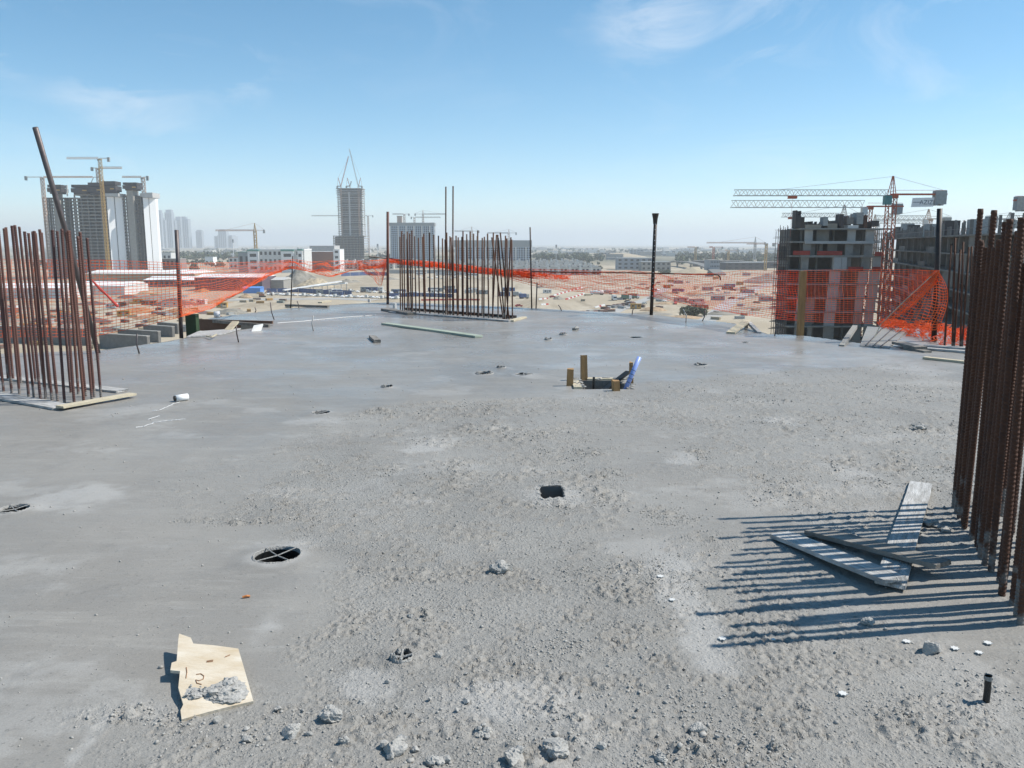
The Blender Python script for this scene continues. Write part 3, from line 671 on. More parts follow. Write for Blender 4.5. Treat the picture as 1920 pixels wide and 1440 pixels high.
def rebar(me, base, top=None, label='', group='', scale=1.0):
    o = link('rebar', me); o.location = (base[0], base[1], SZ(base[0], base[1]) - .05)
    L0 = max(v.co.z for v in me.vertices) if me not in BARLEN else BARLEN[me]; BARLEN[me] = L0
    d = (Vector(top) - o.location) if top is not None else Vector((0, 0, L0 * scale))
    o.rotation_mode = 'QUATERNION'; o.rotation_quaternion = d.to_track_quat('Z', 'Y') @ __import__('mathutils').Quaternion((0, 0, 1), rnd.uniform(0, 6))
    o.scale = (1, 1, d.length / L0)
    tag(o, label, 'rebar', group); return o
BARLEN = {}
# right cage, close by: two rows of thick bars
LR = 'thick dark ribbed rebar in the dense close row casting long striped shadows'
A_, B_ = at(1790, 953), at(1916, 1170); dirv = (B_ - A_); side = Vector((-dirv.y, dirv.x, 0)).normalized() * .24
if side.x < 0: side = -side
tops1 = {0: 1.80, 1: 1.62, 2: 1.58, 3: 1.78}
for i in range(18):
    f = i / 17
    p = A_ + dirv * f + Vector((rnd.uniform(-.012, .012), rnd.uniform(-.02, .02), 0)); h = tops1.get(i, rnd.choice((1.58, 1.62, 1.66, 1.72, 1.78)))
    if p.y < .9: continue
    rebar(BIGBAR[i % 3], p, p + Vector((rnd.uniform(-.02, .02), rnd.uniform(-.02, .02), h)), 'thick dark ribbed rebar of the close cage, in the row beside the three planks', 'close cage, plank side')
for i in range(15):
    f = i / 15 - .02
    p = A_ + dirv * f + side + Vector((rnd.uniform(-.02, .02), rnd.uniform(-.02, .02), 0))
    if p.y < .9: continue
    rebar(BIGBAR[i % 3], p, p + Vector((rnd.uniform(-.025, .025), rnd.uniform(-.02, .02), rnd.choice((1.55, 1.6, 1.66, 1.74)))), 'thick dark ribbed rebar of the close cage, in the row away from the planks', 'close cage, far side')
for i in range(5):
    p = A_ + dirv * (i / 6 - .04) + side * .5 + Vector((rnd.uniform(-.03, .03), 0, 0))
    rebar(BIGBAR[i % 3], p, p + Vector((rnd.uniform(-.03, .03), rnd.uniform(-.03, .03), rnd.choice((1.5, 1.58, 1.72)))), 'thick dark ribbed rebar standing loose between the two rows of the close cage', 'close cage, between rows')
# left cage
LL = 'rusty ribbed rebar standing in the plank-framed cage under the towers'
front = ((50, 670), (160, 700), (260, 710), (385, 750), (455, 755), (540, 780), (610, 770), (695, 790), (770, 800), (860, 830), (990, 845), (1120, 825), (1230, 815))
back = ((20, 500), (110, 530), (180, 530), (280, 560), (480, 570), (590, 620), (660, 640), (745, 650), (945, 690), (1045, 710), (1145, 740), (1260, 750), (1350, 770), (-120, 640), (-240, 620), (-200, 480))
tl = (435, 438, 427, 445, 440, 433, 437, 426, 441, 448, 436, 434, 438, 432, 444, 447)
for row in (front, back):
    for i, (a, b) in enumerate(row):
        u, v = a / 7.111, 640 + b / 7.111; p = at(u, v); tz = atY(u, tl[(i * 5 + 3) % 16] - 4 + (3 if row is back else 0), p.y).z
        rebar(MIDBAR[i % 2], p, p + Vector((rnd.uniform(-.02, .02), rnd.uniform(-.03, .03), tz)), 'rusty ribbed rebar in the plank-framed cage, row along the ' + ('near whitish plank' if row is front else 'far whitish plank'), 'plank-framed cage, ' + ('near row' if row is front else 'far row'))
# middle cage
LM = 'slim dark rebar in the long cage before the hotel block'
us = (325, 352, 375, 408, 430, 455, 470, 512, 555, 612, 628, 678, 738, 785, 838, 878, 895, 920, 955, 965, 1008, 1020, 1068, 1078, 1120, 1140, 1170, 1210, 1250, 1262, 1305, 1325, 1385, 1432, 1497, 1580, 1612, 1670)
tm = (444, 433, 439, 448, 434, 438, 432, 443, 446, 444, 438, 436, 440, 442, 447, 449, 436, 443, 445, 437, 442, 445)
for i, a in enumerate(us):
    u = 700 + a / 6.4; v = 540 + (272 + (a - 325) * .066 + (26 if i % 3 else 4)) / 6.4; p = at(u, v)
    top = atY(u + rnd.uniform(-2, 2) + (960 - u) * -.012, tm[i % 22], p.y)
    rebar(FARBAR[0], p, top, 'slim dark rebar of the long cage, ' + ('standing at the near grey plank' if i % 3 else 'standing at the black channel behind'), 'long cage, ' + ('near row' if i % 3 else 'far row'))
for (b, tp_) in (((944, 599), (922, 445)), ((923, 598), (931, 440)), ((946, 600), (934, 446)), ((955, 600), (938, 436)), ((950, 600), (958, 445))):
    p = at(*b); rebar(FARBAR[0], p, atY(tp_[0], tp_[1], p.y), 'slim dark rebar crossing its neighbours at the end of the long cage', 'crossed rebars')
for b, tp_, lb in (((835.5, 590), (836, 350), 'tall thin bar rising from the long cage, next to the hotel block'), ((848.5, 591), (849.5, 349), 'tall thin bar rising from the long cage, farther from the hotel block')):
    p = at(*b); rebar(FARBAR[0], p, atY(tp_[0], tp_[1], p.y), lb, 'tall bars')
# far right cage
for i, (b, tp_) in enumerate((((1771, 650), (1786, 457)), ((1786, 650), (1793, 446)), ((1789, 650), (1803, 468)), ((1801, 651), (1808, 454)), ((1804, 651), (1819, 463)), ((1819, 651), (1824, 462)), ((1823, 651), (1838, 462)), ((1836, 653), (1846, 455)), ((1850, 653), (1858, 460)), ((1865, 653), (1873, 449)))):
    p = at(*b); rebar(FARBAR[0], p, atY(tp_[0] - 2, tp_[1], p.y), 'rusty rebar in the small cage beside the heaped orange net', 'small rebar cage')

# ------------------------------------------------------------------ planks
def plank(name, p0, p1, w, th, material, label, lift=.004, lift1=None, group=None, flip=0):
    """a board lying from p0 to p1 (centre line of one long edge) with slightly uneven ends"""
    p0 = Vector(p0); p1 = Vector(p1); d = (p1 - p0); L_ = d.length; m = MB(); n = 6; vs = []
    r = random.Random(int(L_ * 1e4)); rows = []
    for i in range(n + 1):
        x = L_ * i / n; e = r.uniform(-.003, .003); rows.append([(x + (r.uniform(-.006, .006) if i in (0, n) else 0), -w / 2 + e, 0), (x + (r.uniform(-.012, .012) if i in (0, n) else 0), w / 2 + e, 0), (x, w / 2 + e, th), (x, -w / 2 + e, th)])
    for q in rows: vs += q
    fs = [(i * 4 + k, (i + 1) * 4 + k, (i + 1) * 4 + (k + 1) % 4, i * 4 + (k + 1) % 4) for i in range(n) for k in range(4)]
    fs = [tuple(reversed(q)) for q in fs]; fs += [(0, 1, 2, 3), (n * 4 + 3, n * 4 + 2, n * 4 + 1, n * 4)]
    m.add(vs, fs); o = m.build(name, material)
    l1 = lift if lift1 is None else lift1; z0, z1 = SZ(p0.x, p0.y) + lift, SZ(p1.x, p1.y) + l1
    o.location = (p0.x, p0.y, z0); o.rotation_euler = (0, -math.atan2(z1 - z0, L_), math.atan2(d.y, d.x))
    if label: tag(o, label, 'plank', group)
    return o
def offs(a, b, k):
    d = (b - a); n = Vector((-d.y, d.x, 0)).normalized(); return a + n * k, b + n * k
# three boards by the close cage
plank('plank', at(1727, 912), at(1668, 1106), .135, .016, M_PLANK, 'pale plank lying under the other two boards by the close cage', .012, .016)
plank('plank', at(1463, 1006), at(1676, 1112), .135, .022, M_PLANK, 'grey-white plank striped by shadows, propped on the pale one', .006, .052)
plank('plank', at(1522, 1000), at(1768, 1086), .125, .024, M_PLANKD, 'dirty dark plank with a splintered end, crossing over the pale one', .010, .062)
# boards round the left cage
plank('plank', at(-260, 700), at(118, 768), .20, .022, M_PLANK, 'whitish plank along the near side of the plank-framed cage', .004)
plank('plank', at(112, 772), at(250, 745), .11, .022, M_WOODP, 'greenish yellow plank across the end of the plank-framed cage', .026)
plank('plank', at(-160, 692), at(230, 736), .16, .022, M_PLANK, 'whitish plank along the far side of the plank-framed cage', .004)
# boards of the middle cage
plank('plank', at(733, 586), at(958, 604), .14, .03, M_PLANK, 'long grey plank along the near side of the long cage', .004)
plank('plank', at(958, 604), at(983, 597), .12, .03, M_WOODP, 'short pale plank closing the end of the long cage', .004)
plank('plank', at(760, 581), at(966, 597), .10, .05, M_BARK, 'black steel channel along the far side of the long cage', .004)
plank('plank', at(722, 582), at(772, 591), .22, .05, M_PLANKD, 'ragged brown board under the start of the long cage', .004)
plank('plank', at(722, 609), at(898, 633), .17, .035, M_GREENP, 'long green-coated board lying on the wet slab', .004)
plank('timber_block', at(698, 634), at(708, 643), .11, .045, M_PLANKD, 'short purplish timber block on the slab beside the green-coated board', .004)
# far right boards
plank('plank', at(1731, 651), at(1890, 660), .13, .03, M_PLANK, 'pale plank under the small cage', .004)
plank('plank', at(1731, 656), at(1890, 668), .10, .03, M_PLANK, 'grey plank in front of the small cage', .004)
plank('plank', at(1733, 673), at(1890, 690), .10, .03, M_WOODP, 'whitish plank lying clear of the small cage', .004)
plank('plank', at(1683, 649), at(1726, 659), .20, .04, M_PLANKD, 'dark short board lapped over another beside the small cage', .03)
plank('plank', at(1700, 655), at(1740, 662), .13, .03, M_PLANKD, 'short board beneath the dark one beside the small cage', .0)
# left edge clutter
plank('plank', atY(536, 567, 21.5), atY(616, 575, 21.0), .10, .05, M_PLANKD, 'dark batten lying at the slab edge before the truck park', .01)
plank('plank', at(600, 570), at(618, 567), .12, .03, M_WOODP, 'short pale offcut at the slab edge', .02)

# ------------------------------------------------------------------ plywood scrap with mortar
zp = [16 / 3.2]; P1, P2, P3 = Vector((-1.13, 2.62, .022)), Vector((-.90, 2.70, .012)), Vector((-1.36, 3.20, .10))
nn = (P2 - P1).cross(P3 - P1).normalized()
def onp(u, v):
    r = ray(u, v); t_ = nn.dot(P1 - Vector((0, 0, CH))) / nn.dot(r); return Vector((0, 0, CH)) + r * t_
poly = [(275, 665), (345, 690), (360, 725), (480, 735), (630, 755), (655, 840), (690, 960), (720, 1070), (590, 1100), (450, 1135), (290, 1180), (283, 1125), (300, 1090), (270, 990), (280, 890), (222, 885), (230, 840), (260, 830), (270, 700)]
pts = [onp(250 + a / 3.2, 980 + b / 3.2) for a, b in poly]; n = len(pts); up = nn if nn.z > 0 else -nn
m = MB(); vs = [p for p in pts] + [p - up * .012 for p in pts]
m.add(vs, [tuple(range(n - 1, -1, -1)), tuple(range(n, 2 * n))] + [(i, (i + 1) % n, n + (i + 1) % n, n + i) for i in range(n)])
ply = m.build('plywood_scrap', M_PLY); tag(ply, 'torn cream plywood scrap with mortar on it, one edge lifted', 'plywood')
def scribble(pts_, r=.0018):
    m = MB(); m.tube([onp(250 + a / 3.2, 980 + b / 3.2) + up * .0015 for a, b in pts_], r, 5); m.build('pencil_mark', mat('rust_scratch', (.28, .15, .08), .8), ply)
scribble([(378, 912), (405, 908), (424, 922), (420, 940), (395, 950), (375, 945), (382, 965), (410, 972)]); scribble([(440, 832), (480, 826)]); scribble([(440, 838), (478, 834)]); scribble([(318, 870), (322, 900), (316, 935)]); scribble([(550, 808), (580, 795)])
def lump(u, v, r, label, seed, material=M_LUMP, z=None, sq=(1, 1, .65), name='mortar_lump', soft=False):
    p = at(u, v); k = (p.y * CP + CH * SP) / F; R = r * k * 1.3; m = MB()
    m.blob((0, 0, 0), (R * sq[0], R * sq[1], R * sq[2]), seed, .30 if soft else .36, sub=3, facets=0 if soft else 9)
    rr = random.Random(seed)
    for q in range(14 if soft else 4):
        a = rr.uniform(0, 6.28); e = rr.uniform(.15, .7); m.blob((R * e * math.cos(a), R * e * math.sin(a), R * rr.uniform(.05, .25) if soft else R * rr.uniform(0, .4)), R * (rr.uniform(.10, .22) if soft else rr.uniform(.2, .45)) * (1 if sq[2] > .2 else .5), seed * 7 + q, .4, sub=1)
    zz = SZ(p.x, p.y) + R * sq[2] * .35 if z is None else z
    return tag(m.build(name, material, None, False, loc=(p.x, p.y, zz)), label, 'lump')
q = onp(423, 1307); lump(423, 1309, 32, 'crumbly grey mortar heap sitting on the plywood scrap', 5, z=q.z + .004, sq=(.85, .8, .30), soft=True)
q = onp(367, 1312); lump(367, 1315, 25, 'smooth flat mortar dollop at the corner of the plywood scrap', 6, z=q.z + .002, sq=(.85, .6, .16), soft=True)
for i, (u, v, r, lb) in enumerate((
        (740, 1402, 25, 'knobbly mortar lump, biggest of those below the crusted sleeve'), (618, 1345, 19, 'jagged upright mortar lump between plywood scrap and crusted sleeve'), (549, 1376, 17, 'flat pointed mortar lump beside the plywood scrap'),
        (1040, 1408, 20, 'mortar lump split in two among rough concrete'), (966, 1430, 24, 'broad pale mortar slab fragment with a straight top edge'), (1308, 1374, 13, 'dark cube-like mortar crumb alone on the rough concrete'),
        (937, 1068, 18, 'double mortar lump half sunk in the rough concrete by the pocket'), (825, 1228, 8, 'pale stone next to the crusted sleeve'), (1740, 1221, 18, 'smooth pale stone lying beside the rebar shadows'),
        (1628, 1169, 12, 'small twin stone lying inside the rebar shadows'), (770, 1152, 6, 'tiny dark stone up from the crusted sleeve'), (905, 1370, 14, 'thin mortar flake among the lumps'), (1600, 1004, 6, 'round pebble between two plank ends'),
        (1745, 985, 14, 'mortar crumbs heaped against the close cage'), (1770, 995, 9, 'grey stone at the foot of the close cage'), (1720, 805, 13, 'dark clod on the rough slab far behind the close cage'), (1080, 619, 6, 'dark cubic stub on the wet slab'),
        (645, 1391, 11, 'rounded crumb left of the biggest mortar lump'), (815, 1430, 14, 'crumbling mortar cluster at the foot of the biggest lump'), (1235, 1422, 13, 'pale crumb at the end of the rough ridge'), (680, 1316, 6, 'flat dark crumb above the jagged lump'))):
    lump(u, v, r, lb, 40 + i, z=None, sq=(1, .85, .6), name='stone' if 'stone' in lb or 'pebble' in lb else 'mortar_lump')
# more small lumps thrown about the near rough ground
for i in range(26):
    x = rnd.uniform(-1.0, .7); y = rnd.uniform(2.1, 3.0) ; R = rnd.uniform(.008, .017)
    m = MB(); m.blob((0, 0, R * .2), (R * rnd.uniform(.8, 1.4), R, R * .7), 300 + i, .4, sub=2, facets=6)
    tag(m.build('mortar_crumb', M_LUMP, None, False, loc=(x, y, SZ(x, y) + .006)), 'small grey mortar crumb thrown on the rough concrete', 'crumb', 'mortar crumbs')
for i, (u, v, r) in enumerate(((1354, 1198, 9), (1238, 1083, 8), (1260, 1127, 7), (1580, 1302, 10), (1700, 1204, 9), (1790, 1218, 9), (1835, 1226, 8), (1852, 1207, 9), (1450, 1200, 5))):
    p = at(u, v); k = (p.y * CP + CH * SP) / F * r; m = MB(); rr = random.Random(i); n = 14
    m.prism([(k * (rr.uniform(.85, 1.1) if j % 2 else .62) * math.cos(6.28 * j / n), k * (rr.uniform(.85, 1.1) if j % 2 else .62) * math.sin(6.28 * j / n)) for j in range(n)], 0, .003)
    tag(m.build('paint_splash', M_WHITED, None, loc=(p.x, p.y, SZ(p.x, p.y) + .006)), 'small white paint splash on the rough concrete', 'splash', 'paint splashes')
# stub of pipe near the camera
p = at(1848, 1318); t_ = empty('pipe_stub', (p.x, p.y, SZ(p.x, p.y))); tag(t_, 'short black pipe stub with an open crusted top', 'pipe stub')
m = MB(); m.tube([(0, 0, -.05), (.002, 0, .05), (0, 0, .098)], [.012, .0115, .012], 14, False); m.build('pipe', M_BLACK, t_, True)
m = MB(); m.tube([(0, 0, .084), (.001, 0, .092), (0, 0, .101)], [.0135, .0150, .0135], 14, False); m.build('crusted_top', M_RIMC, t_, True)
p = at(455, 1123); m = MB(); m.tube([(0, 0, 0), (.018, .004, .004), (.03, .01, 0)], .0055, 7); tag(m.build('orange_stub', mat('orange_butt', (.55, .20, .06), .7), None, loc=(p.x, p.y, SZ(p.x, p.y) + .006)), 'tiny orange stub on the smooth concrete above the plywood scrap', 'stub')

# spool with string
p = at(341, 752); t_ = empty('string_spool', (p.x, p.y, SZ(p.x, p.y) + .035)); tag(t_, 'white string spool with a dark core lying on the wet slab', 'spool')
m = MB(); m.tube([(-.045, -.045, 0), (.045, .045, 0)], .034, 16); m.build('thread', M_WHITE, t_, True)
m = MB(); m.tube([(-.055, -.055, 0), (-.044, -.044, 0)], .027, 14); m.build('core', M_BLACK, t_)
def string(pxs, label, r=.0022):
    pts = []
    for i in range(len(pxs) - 1):
        for k in range(8):
            f = k / 8; q = at(pxs[i][0] * (1 - f) + pxs[i + 1][0] * f, pxs[i][1] * (1 - f) + pxs[i + 1][1] * f); j = .012 if r < .0035 else .004
            pts.append((q.x + rnd.uniform(-j, j), q.y + rnd.uniform(-j, j), SZ(q.x, q.y) + .006))
    m = MB(); m.tube(pts, r, 5); return tag(m.build('string', M_WHITE), label, 'string')
string([(336, 755), (318, 762), (300, 771), (285, 772)], 'white string trailing from the spool')
string([(298, 782), (275, 791)], 'short loose piece of white string on the slab')
string([(350, 788), (325, 791), (290, 795), (270, 802), (252, 804)], 'wavy white string lying apart from the spool')
string([(520, 607), (600, 600), (720, 590)], 'taut pale line across the slab to the long cage', .006)

# bent wires and hooks standing at the slab edge
WIRES = (((262, 663), (256, 645), (257, 626), 'bent grey wire standing between the plank-framed cage and the slab edge'), ((588, 621), (585, 607), (587, 592), 'pale bent wire standing on the wet slab near the green board'), ((448, 642), (444, 626), (443, 611), 'bent grey wire before the edge opening'),
         ((515, 600), (509, 585), (507, 567), 'rusty bent wire at the slab edge before the rubble'), ((561, 578), (559, 570), (557, 564), 'short hook on the dark batten'), ((1054, 583), (1050, 576), (1047, 572), 'short wire leaning at the far slab edge'),
         ((1185, 590), (1186, 583), (1188, 578), 'black stub wire at the slab edge beside the perforated post'), ((1286, 606), (1287, 592), (1281, 580), 'pale curved wire at the slab edge beside the bush'), ((1315, 603), (1321, 594), (1322, 582), 'black curved wire at the slab edge beside the bush'),
         ((1453, 630), (1453, 624), (1454, 618), 'stubby dark bolt at the slab edge before the timber post'), ((477, 586), (480, 582), (478, 576), 'small hooked wire where the slab meets the rubble'))
for a, b, c, lb in WIRES:
    A = at(*a); m = MB(); m.tube([(0, 0, -.03), atY(b[0], b[1], A.y + .01) - A, atY(c[0], c[1], A.y) - A], .011, 7); tag(m.build('bent_wire', M_PIPE if 'pale' not in lb else M_CGREY, None, True, loc=A), lb, 'wire')
p = at(740, 578); m = MB(); m.tube([(0, 0, 0), (0, 0, .13)], .045, 12); tag(m.build('cup', M_WHITED, None, loc=(p.x, p.y, .0)), 'white cup standing on the slab beside the long cage', 'cup')
p = at(697, 565); m = MB(); m.tube([(0, 0, 0), (0, 0, .09)], .04, 10); tag(m.build('cup', M_WHITED, None, loc=(p.x, p.y - .4, .0)), 'small white cup on the slab edge by the rusty post', 'cup')

# ================================================================== POSTS AND NETS
def post(name, base, top, r, material, label, cat='post', n=10, square=None, y=None, ribs=False):
    A = at(*base) if y is None else atY(base[0], base[1], y); T = atY(top[0], top[1], A.y if y is None else y); A = Vector((A.x, A.y, -.02 if y is None else A.z)); m = MB()
    if square: m.bar((0, 0, 0), T - A, square[0], square[1], up=(0, 1, 0))
    else: m.tube([(0, 0, 0), (T - A) * .5, T - A], r, n)
    return tag(m.build(name, material, None, not square, loc=A), label, cat)
post('edge_post', (340, 632), (331, 431), .034, M_PIPE, 'rusty scaffold tube post beside the edge opening')
post('edge_post', (545, 577), (549, 480), .014, M_BARK, 'thin black rod holding the bunched net peak')
o = post('edge_post', (727, 570), (727, 397), .036, M_RUST, 'reddish rusty post at the far corner before the hotel block')
post('edge_post', (997, 578.5), (994, 426), .018, M_BARK, 'thin black rod at the far edge, taller than its neighbour')
post('edge_post', (1005, 579), (1007, 530), .016, M_PIPE, 'short grey rod beside the tall thin one at the far edge')
pp = post('edge_post', (1221, 591), (1229, 412), .040, M_BARK, 'black perforated steel post with a flared top')
A = pp.location; T = atY(1229, 400, A.y) - A; T0 = atY(1228.4, 420, A.y) - A
m = MB(); m.tube([T0, T0 * .5 + T * .5, T], [.045, .055, .08], 12); m.build('flared_head', M_BARK, pp)
for k in range(15):
    q = T * (.22 + .052 * k) if k else T * .2; m = MB(); m.tube([q + Vector((0, -.040, 0)), q + Vector((0, -.049, 0))], .011, 7); m.build('hole', M_WHITED, pp)  # pale discs stand for daylight seen through the perforations
post('edge_post', (1500, 630), (1506, 508), 0, M_WOOD, 'brown timber post holding up the upright net', square=(.11, .075))
post('edge_post', (1751, 640), (1762, 391), .042, M_BARK, 'dark steel post at the corner of the folded net')
o = post('leaning_pole', (186, 655), (66, 239), .036, M_PIPE, 'long scaffold tube leaning out over the plank-framed cage', 'pole')
A = at(184, 662); T = atY(66, 239, A.y - 1.1); m = MB(); Mid = atY(125, 440, A.y - .5)
o.data = (lambda mm: (mm.tube([(0, 0, 0), Mid - A, T - A], .036, 10), mm.mesh('leaning_pole'))[1])(MB()); o.data.materials.append(M_PIPE); o.data.shade_smooth(); o.location = A

def lerpk(keys, s):
    """piecewise smooth interpolation of control rows (first column is the parameter)"""
    for i in range(len(keys) - 1):
        if s <= keys[i + 1][0] or i == len(keys) - 2:
            f = (s - keys[i][0]) / (keys[i + 1][0] - keys[i][0]); f = max(0, min(1, f))
            return [a * (1 - f) + b * f for a, b in zip(keys[i], keys[i + 1])]
def net(name, label, grid, material, w=.012, hskip=1, extra=0, seed=1, group=None, flutter=.05):
    """a plastic safety net: ropes run along the rows and columns of a grid of world points"""
    nr, nc = len(grid), len(grid[0]); m = MB()
    for r_ in grid:
        for i in range(nc - 1): strand(m, r_[i], r_[i + 1], w)
    for c in range(0, nc, hskip):
        for i in range(nr - 1): strand(m, grid[i][c], grid[i + 1][c], w * .8)
    o = m.build(name, material); return tag(o, label, 'safety net', group)
def strand(m, a, b, w):
    d = b - a
    if d.length < 1e-5: return
    d.normalize(); x = d.cross(Vector((0, 0, 1)))
    if x.length < .05: x = d.cross(Vector((0, 1, 0)))
    x.normalize(); y = x.cross(d); k = len(m.v); h = w * .5
    for p in (a, b):
        for s, t in ((-1, -.4), (1, -.4), (0, .8)): m.v.append(tuple(p + x * (h * s * .5) + y * (h * t)))
    m.f += [(k, k + 1, k + 4, k + 3), (k + 1, k + 2, k + 5, k + 4), (k + 2, k, k + 3, k + 5)]
def sheet(keys, A, B, rows, step, seed, flut=.05, fold=0.0, bunch=0.0, sag=0.01):
    """grid of points of a net hung on the upright plane through A and B; keys: u, v_top, v_bottom of its edges"""
    u0, u1 = keys[0][0], keys[-1][0]; La = (onplane(u1, 500, A, B) - onplane(u0, 500, A, B)).length; nc = max(3, int(La / step)); N = Vector((-(B.y - A.y), B.x - A.x, 0)).normalized()
    r = np.random.RandomState(seed); P0 = onplane(u0, 500, A, B); P1 = onplane(u1, 500, A, B); cols = []
    for c in range(nc + 1):
        q = P0.lerp(P1, c / nc); z0 = q.z
        w_ = q.y * CP - (500 and (q.z - CH)) * SP; u = 960 + F * q.x / w_; k = lerpk(keys, u)
        cols.append((onplane(u, k[1], A, B), onplane(u, k[2], A, B)))
    ii, jj = np.meshgrid(np.arange(nc + 1), np.arange(rows)); W = np.array([(t - b).length for t, b in cols])
    ph = fbm(ii * .05 + seed, jj * .12, seed, 3) - .5; ph2 = fbm(ii * .17 + seed, jj * .3, seed + 5, 3) - .5; ph3 = vnoise(ii * .9, jj * .9 + seed, seed + 9) - .5
    slack = np.clip(1 - W / 1.05, 0, 1)                       # gathered net folds deeper
    g = []
    for j in range(rows):
        row = []
        for i in range(nc + 1):
            f = j / (rows - 1); f = 1 - (1 - f) ** (1 + bunch * (.6 + 2 * slack[i])); f = min(1, max(0, f + fold * slack[i] * ph2[j, i] * 1.6 + .012 * ph3[j, i])) if 0 < j < rows - 1 else f
            p = cols[i][0].lerp(cols[i][1], f) + N * (flut * 2 * ph[j, i] + (.04 + .25 * slack[i]) * fold * ph2[j, i] * 2) + Vector((0, 0, sag * ph3[j, i]))
            row.append(p)
        g.append(row)
    return g
PL0 = Vector((-10.5, 12.2, 0)); PL1 = at(340, 634); PL2 = at(545, 578); PL3 = at(727, 568); PR1 = at(997, 577.5); PR2 = at(1221, 591); PR3 = at(1500, 629.5); PR4 = at(1750, 652)
net('safety_net', 'wide orange net hung behind the plank-framed cage up to the scaffold tube post', sheet([(-260, 486, 640), (0, 487, 632), (165, 488, 631), (190, 488, 628), (260, 490, 614), (340, 494, 594)], PL0, PL1, 25, .062, 1, .09, .25), M_NET)
net('safety_net', 'orange net narrowing from the scaffold tube post up to its bunched peak', sheet([(340, 494, 594), (400, 493, 578), (450, 492, 550), (500, 491, 519), (545, 487, 503)], PL1, PL2, 25, .075, 2, .06, .30, 1.0), M_NET, .010)
net('safety_net', 'gathered orange net swagged between the thin rod and the rusty corner post', sheet([(545, 486, 502), (580, 491, 509), (620, 489, 519), (660, 489, 508), (700, 488, 503), (727, 486, 500)], PL2, PL3, 22, .075, 3, .12, .9, .5), M_NET)
net('safety_net', 'torn triangular flap of orange net beside the rusty corner post', sheet([(672, 489, 505), (695, 489, 520), (709, 489, 535), (714, 488, 539), (722, 488, 510), (727, 487, 497)], PL2 - Vector((0, .06, 0)), PL3 - Vector((0, .06, 0)), 18, .05, 4, .08, .5), M_NET)
net('safety_net', 'rolled orange net rope stretched behind the long rebar cage', sheet([(727, 485, 494), (790, 489, 500), (850, 494, 508), (910, 502, 514), (960, 507, 519), (1000, 508, 524)], PL3, PR1, 22, .05, 5, .10, 1.4), M_NET)
net('safety_net', 'rolled core of the orange net rope behind the long rebar cage', sheet([(745, 487, 493), (850, 496, 506), (960, 508, 518), (1065, 517, 524)], PL3 + Vector((0, .05, 0)), PR1 + Vector((0, .05, 0)), 12, .035, 15, .12, 1.8), M_NET)
net('safety_net', 'orange net drooping between the tall thin rod and the perforated post', sheet([(945, 506, 520), (1000, 504, 535), (1060, 506, 545), (1120, 508, 549), (1180, 508, 553), (1228, 511, 556)], PR1, PR2, 22, .075, 6, .10, .35), M_NET)
net('safety_net', 'crumpled orange net between the perforated post and the timber post', sheet([(1228, 512, 556), (1290, 514, 572), (1350, 512, 583), (1390, 507, 589), (1440, 508, 596), (1500, 508, 602)], PR2, PR3, 25, .08, 7, .10, .30), M_NET, .010)
net('safety_net', 'taut upright orange net between the timber post and the dark corner post', sheet([(1500, 508, 602), (1560, 506, 605), (1650, 505, 607), (1700, 506, 585), (1757, 507, 530)], PR3, PR4, 26, .072, 8, .03, .08), M_NETP, .008)
# the folded corner: a triangle of net coming back towards the slab
def tri_net(label, top, left, right, rows, cols, seed, bulge, material):
    g = []
    for j in range(rows):
        f = j / (rows - 1); row = []
        for i in range(cols):
            s = i / (cols - 1); L_ = top.lerp(left, f); R_ = top.lerp(right, f); p = L_.lerp(R_, s)
            p = p + bulge * math.sin(math.pi * min(1, f * 1.1)) * (s ** 1.5) + Vector((0, .06 * math.sin(9 * s + 5 * f + seed), .01 * math.sin(23 * s + 11 * f)))
            row.append(p)
        g.append(row)
    return net('safety_net', label, g, material, .016)
tri_net('triangular fold of orange net catching the sun at the corner post', atY(1758, 508, 12.95), atY(1652, 606, 13.2), atY(1768, 621, 12.6), 22, 15, 1, Vector((.03, -.15, 0)), M_NETP)
g = []
r = np.random.RandomState(3); nr, ncol = 16, 66
for j in range(nr):
    row = []
    for i in range(ncol):
        s = i / (ncol - 1); u = 1655 + 245 * s; vt = 609 + 22 * min(1, s * 1.4); vb = 618 + 30 * min(1, s * 2.2); f = j / (nr - 1); v = vt + (vb - vt) * f
        p = at(u, v); hgt = (.26 * math.sin(math.pi * f) * (.3 + .7 * min(1, s * 3)) * (.55 + .45 * math.sin(i * .9 + 2 * math.sin(i * .31)))) + .03 * r.rand(); hgt *= max(.25, 1 - .5 * s)
        row.append(Vector((p.x + .05 * r.randn(), p.y + .05 * r.randn(), max(.01, hgt * .8 + .06 * math.sin(j * 1.7 + i * .8) + .03))))
    g.append(row)
net('safety_net', 'heap of orange net lying on the slab behind the small cage', g, M_NETP, .012)
m = MB(); pts = [onplane(u, v, PR1, PR2) + Vector((0, -.02, 0)) for u, v in ((955, 507), (1000, 509), (1060, 510.5), (1120, 511), (1180, 511.5), (1228, 512.5))] + [onplane(u, v, PR2, PR3) for u, v in ((1290, 514), (1346, 515.5), (1350, 519), (1351, 525))]
m.tube(pts, .014, 6); tag(m.build('guard_rod', M_RUSTD, None, True), 'dark horizontal rod threaded along the drooping net, hooked at its end', 'rod')
m = MB(); m.tube([onplane(692, 481, PL2, PL3), onplane(727, 484.5, PL2, PL3), onplane(752, 488, PL3, PR1)], .022, 6); tag(m.build('guard_rod', M_BARK, None), 'short dark rod tied across the rusty corner post', 'rod')
m = MB(); m.tube([atY(1757, 508, 12.95), atY(1700, 560, 13.1), atY(1652, 607, 13.2), atY(1640, 632, 13.0)], .008, 5); tag(m.build('guy_rope', M_WOODP, None), 'pale rope edging the triangular net fold', 'rope')
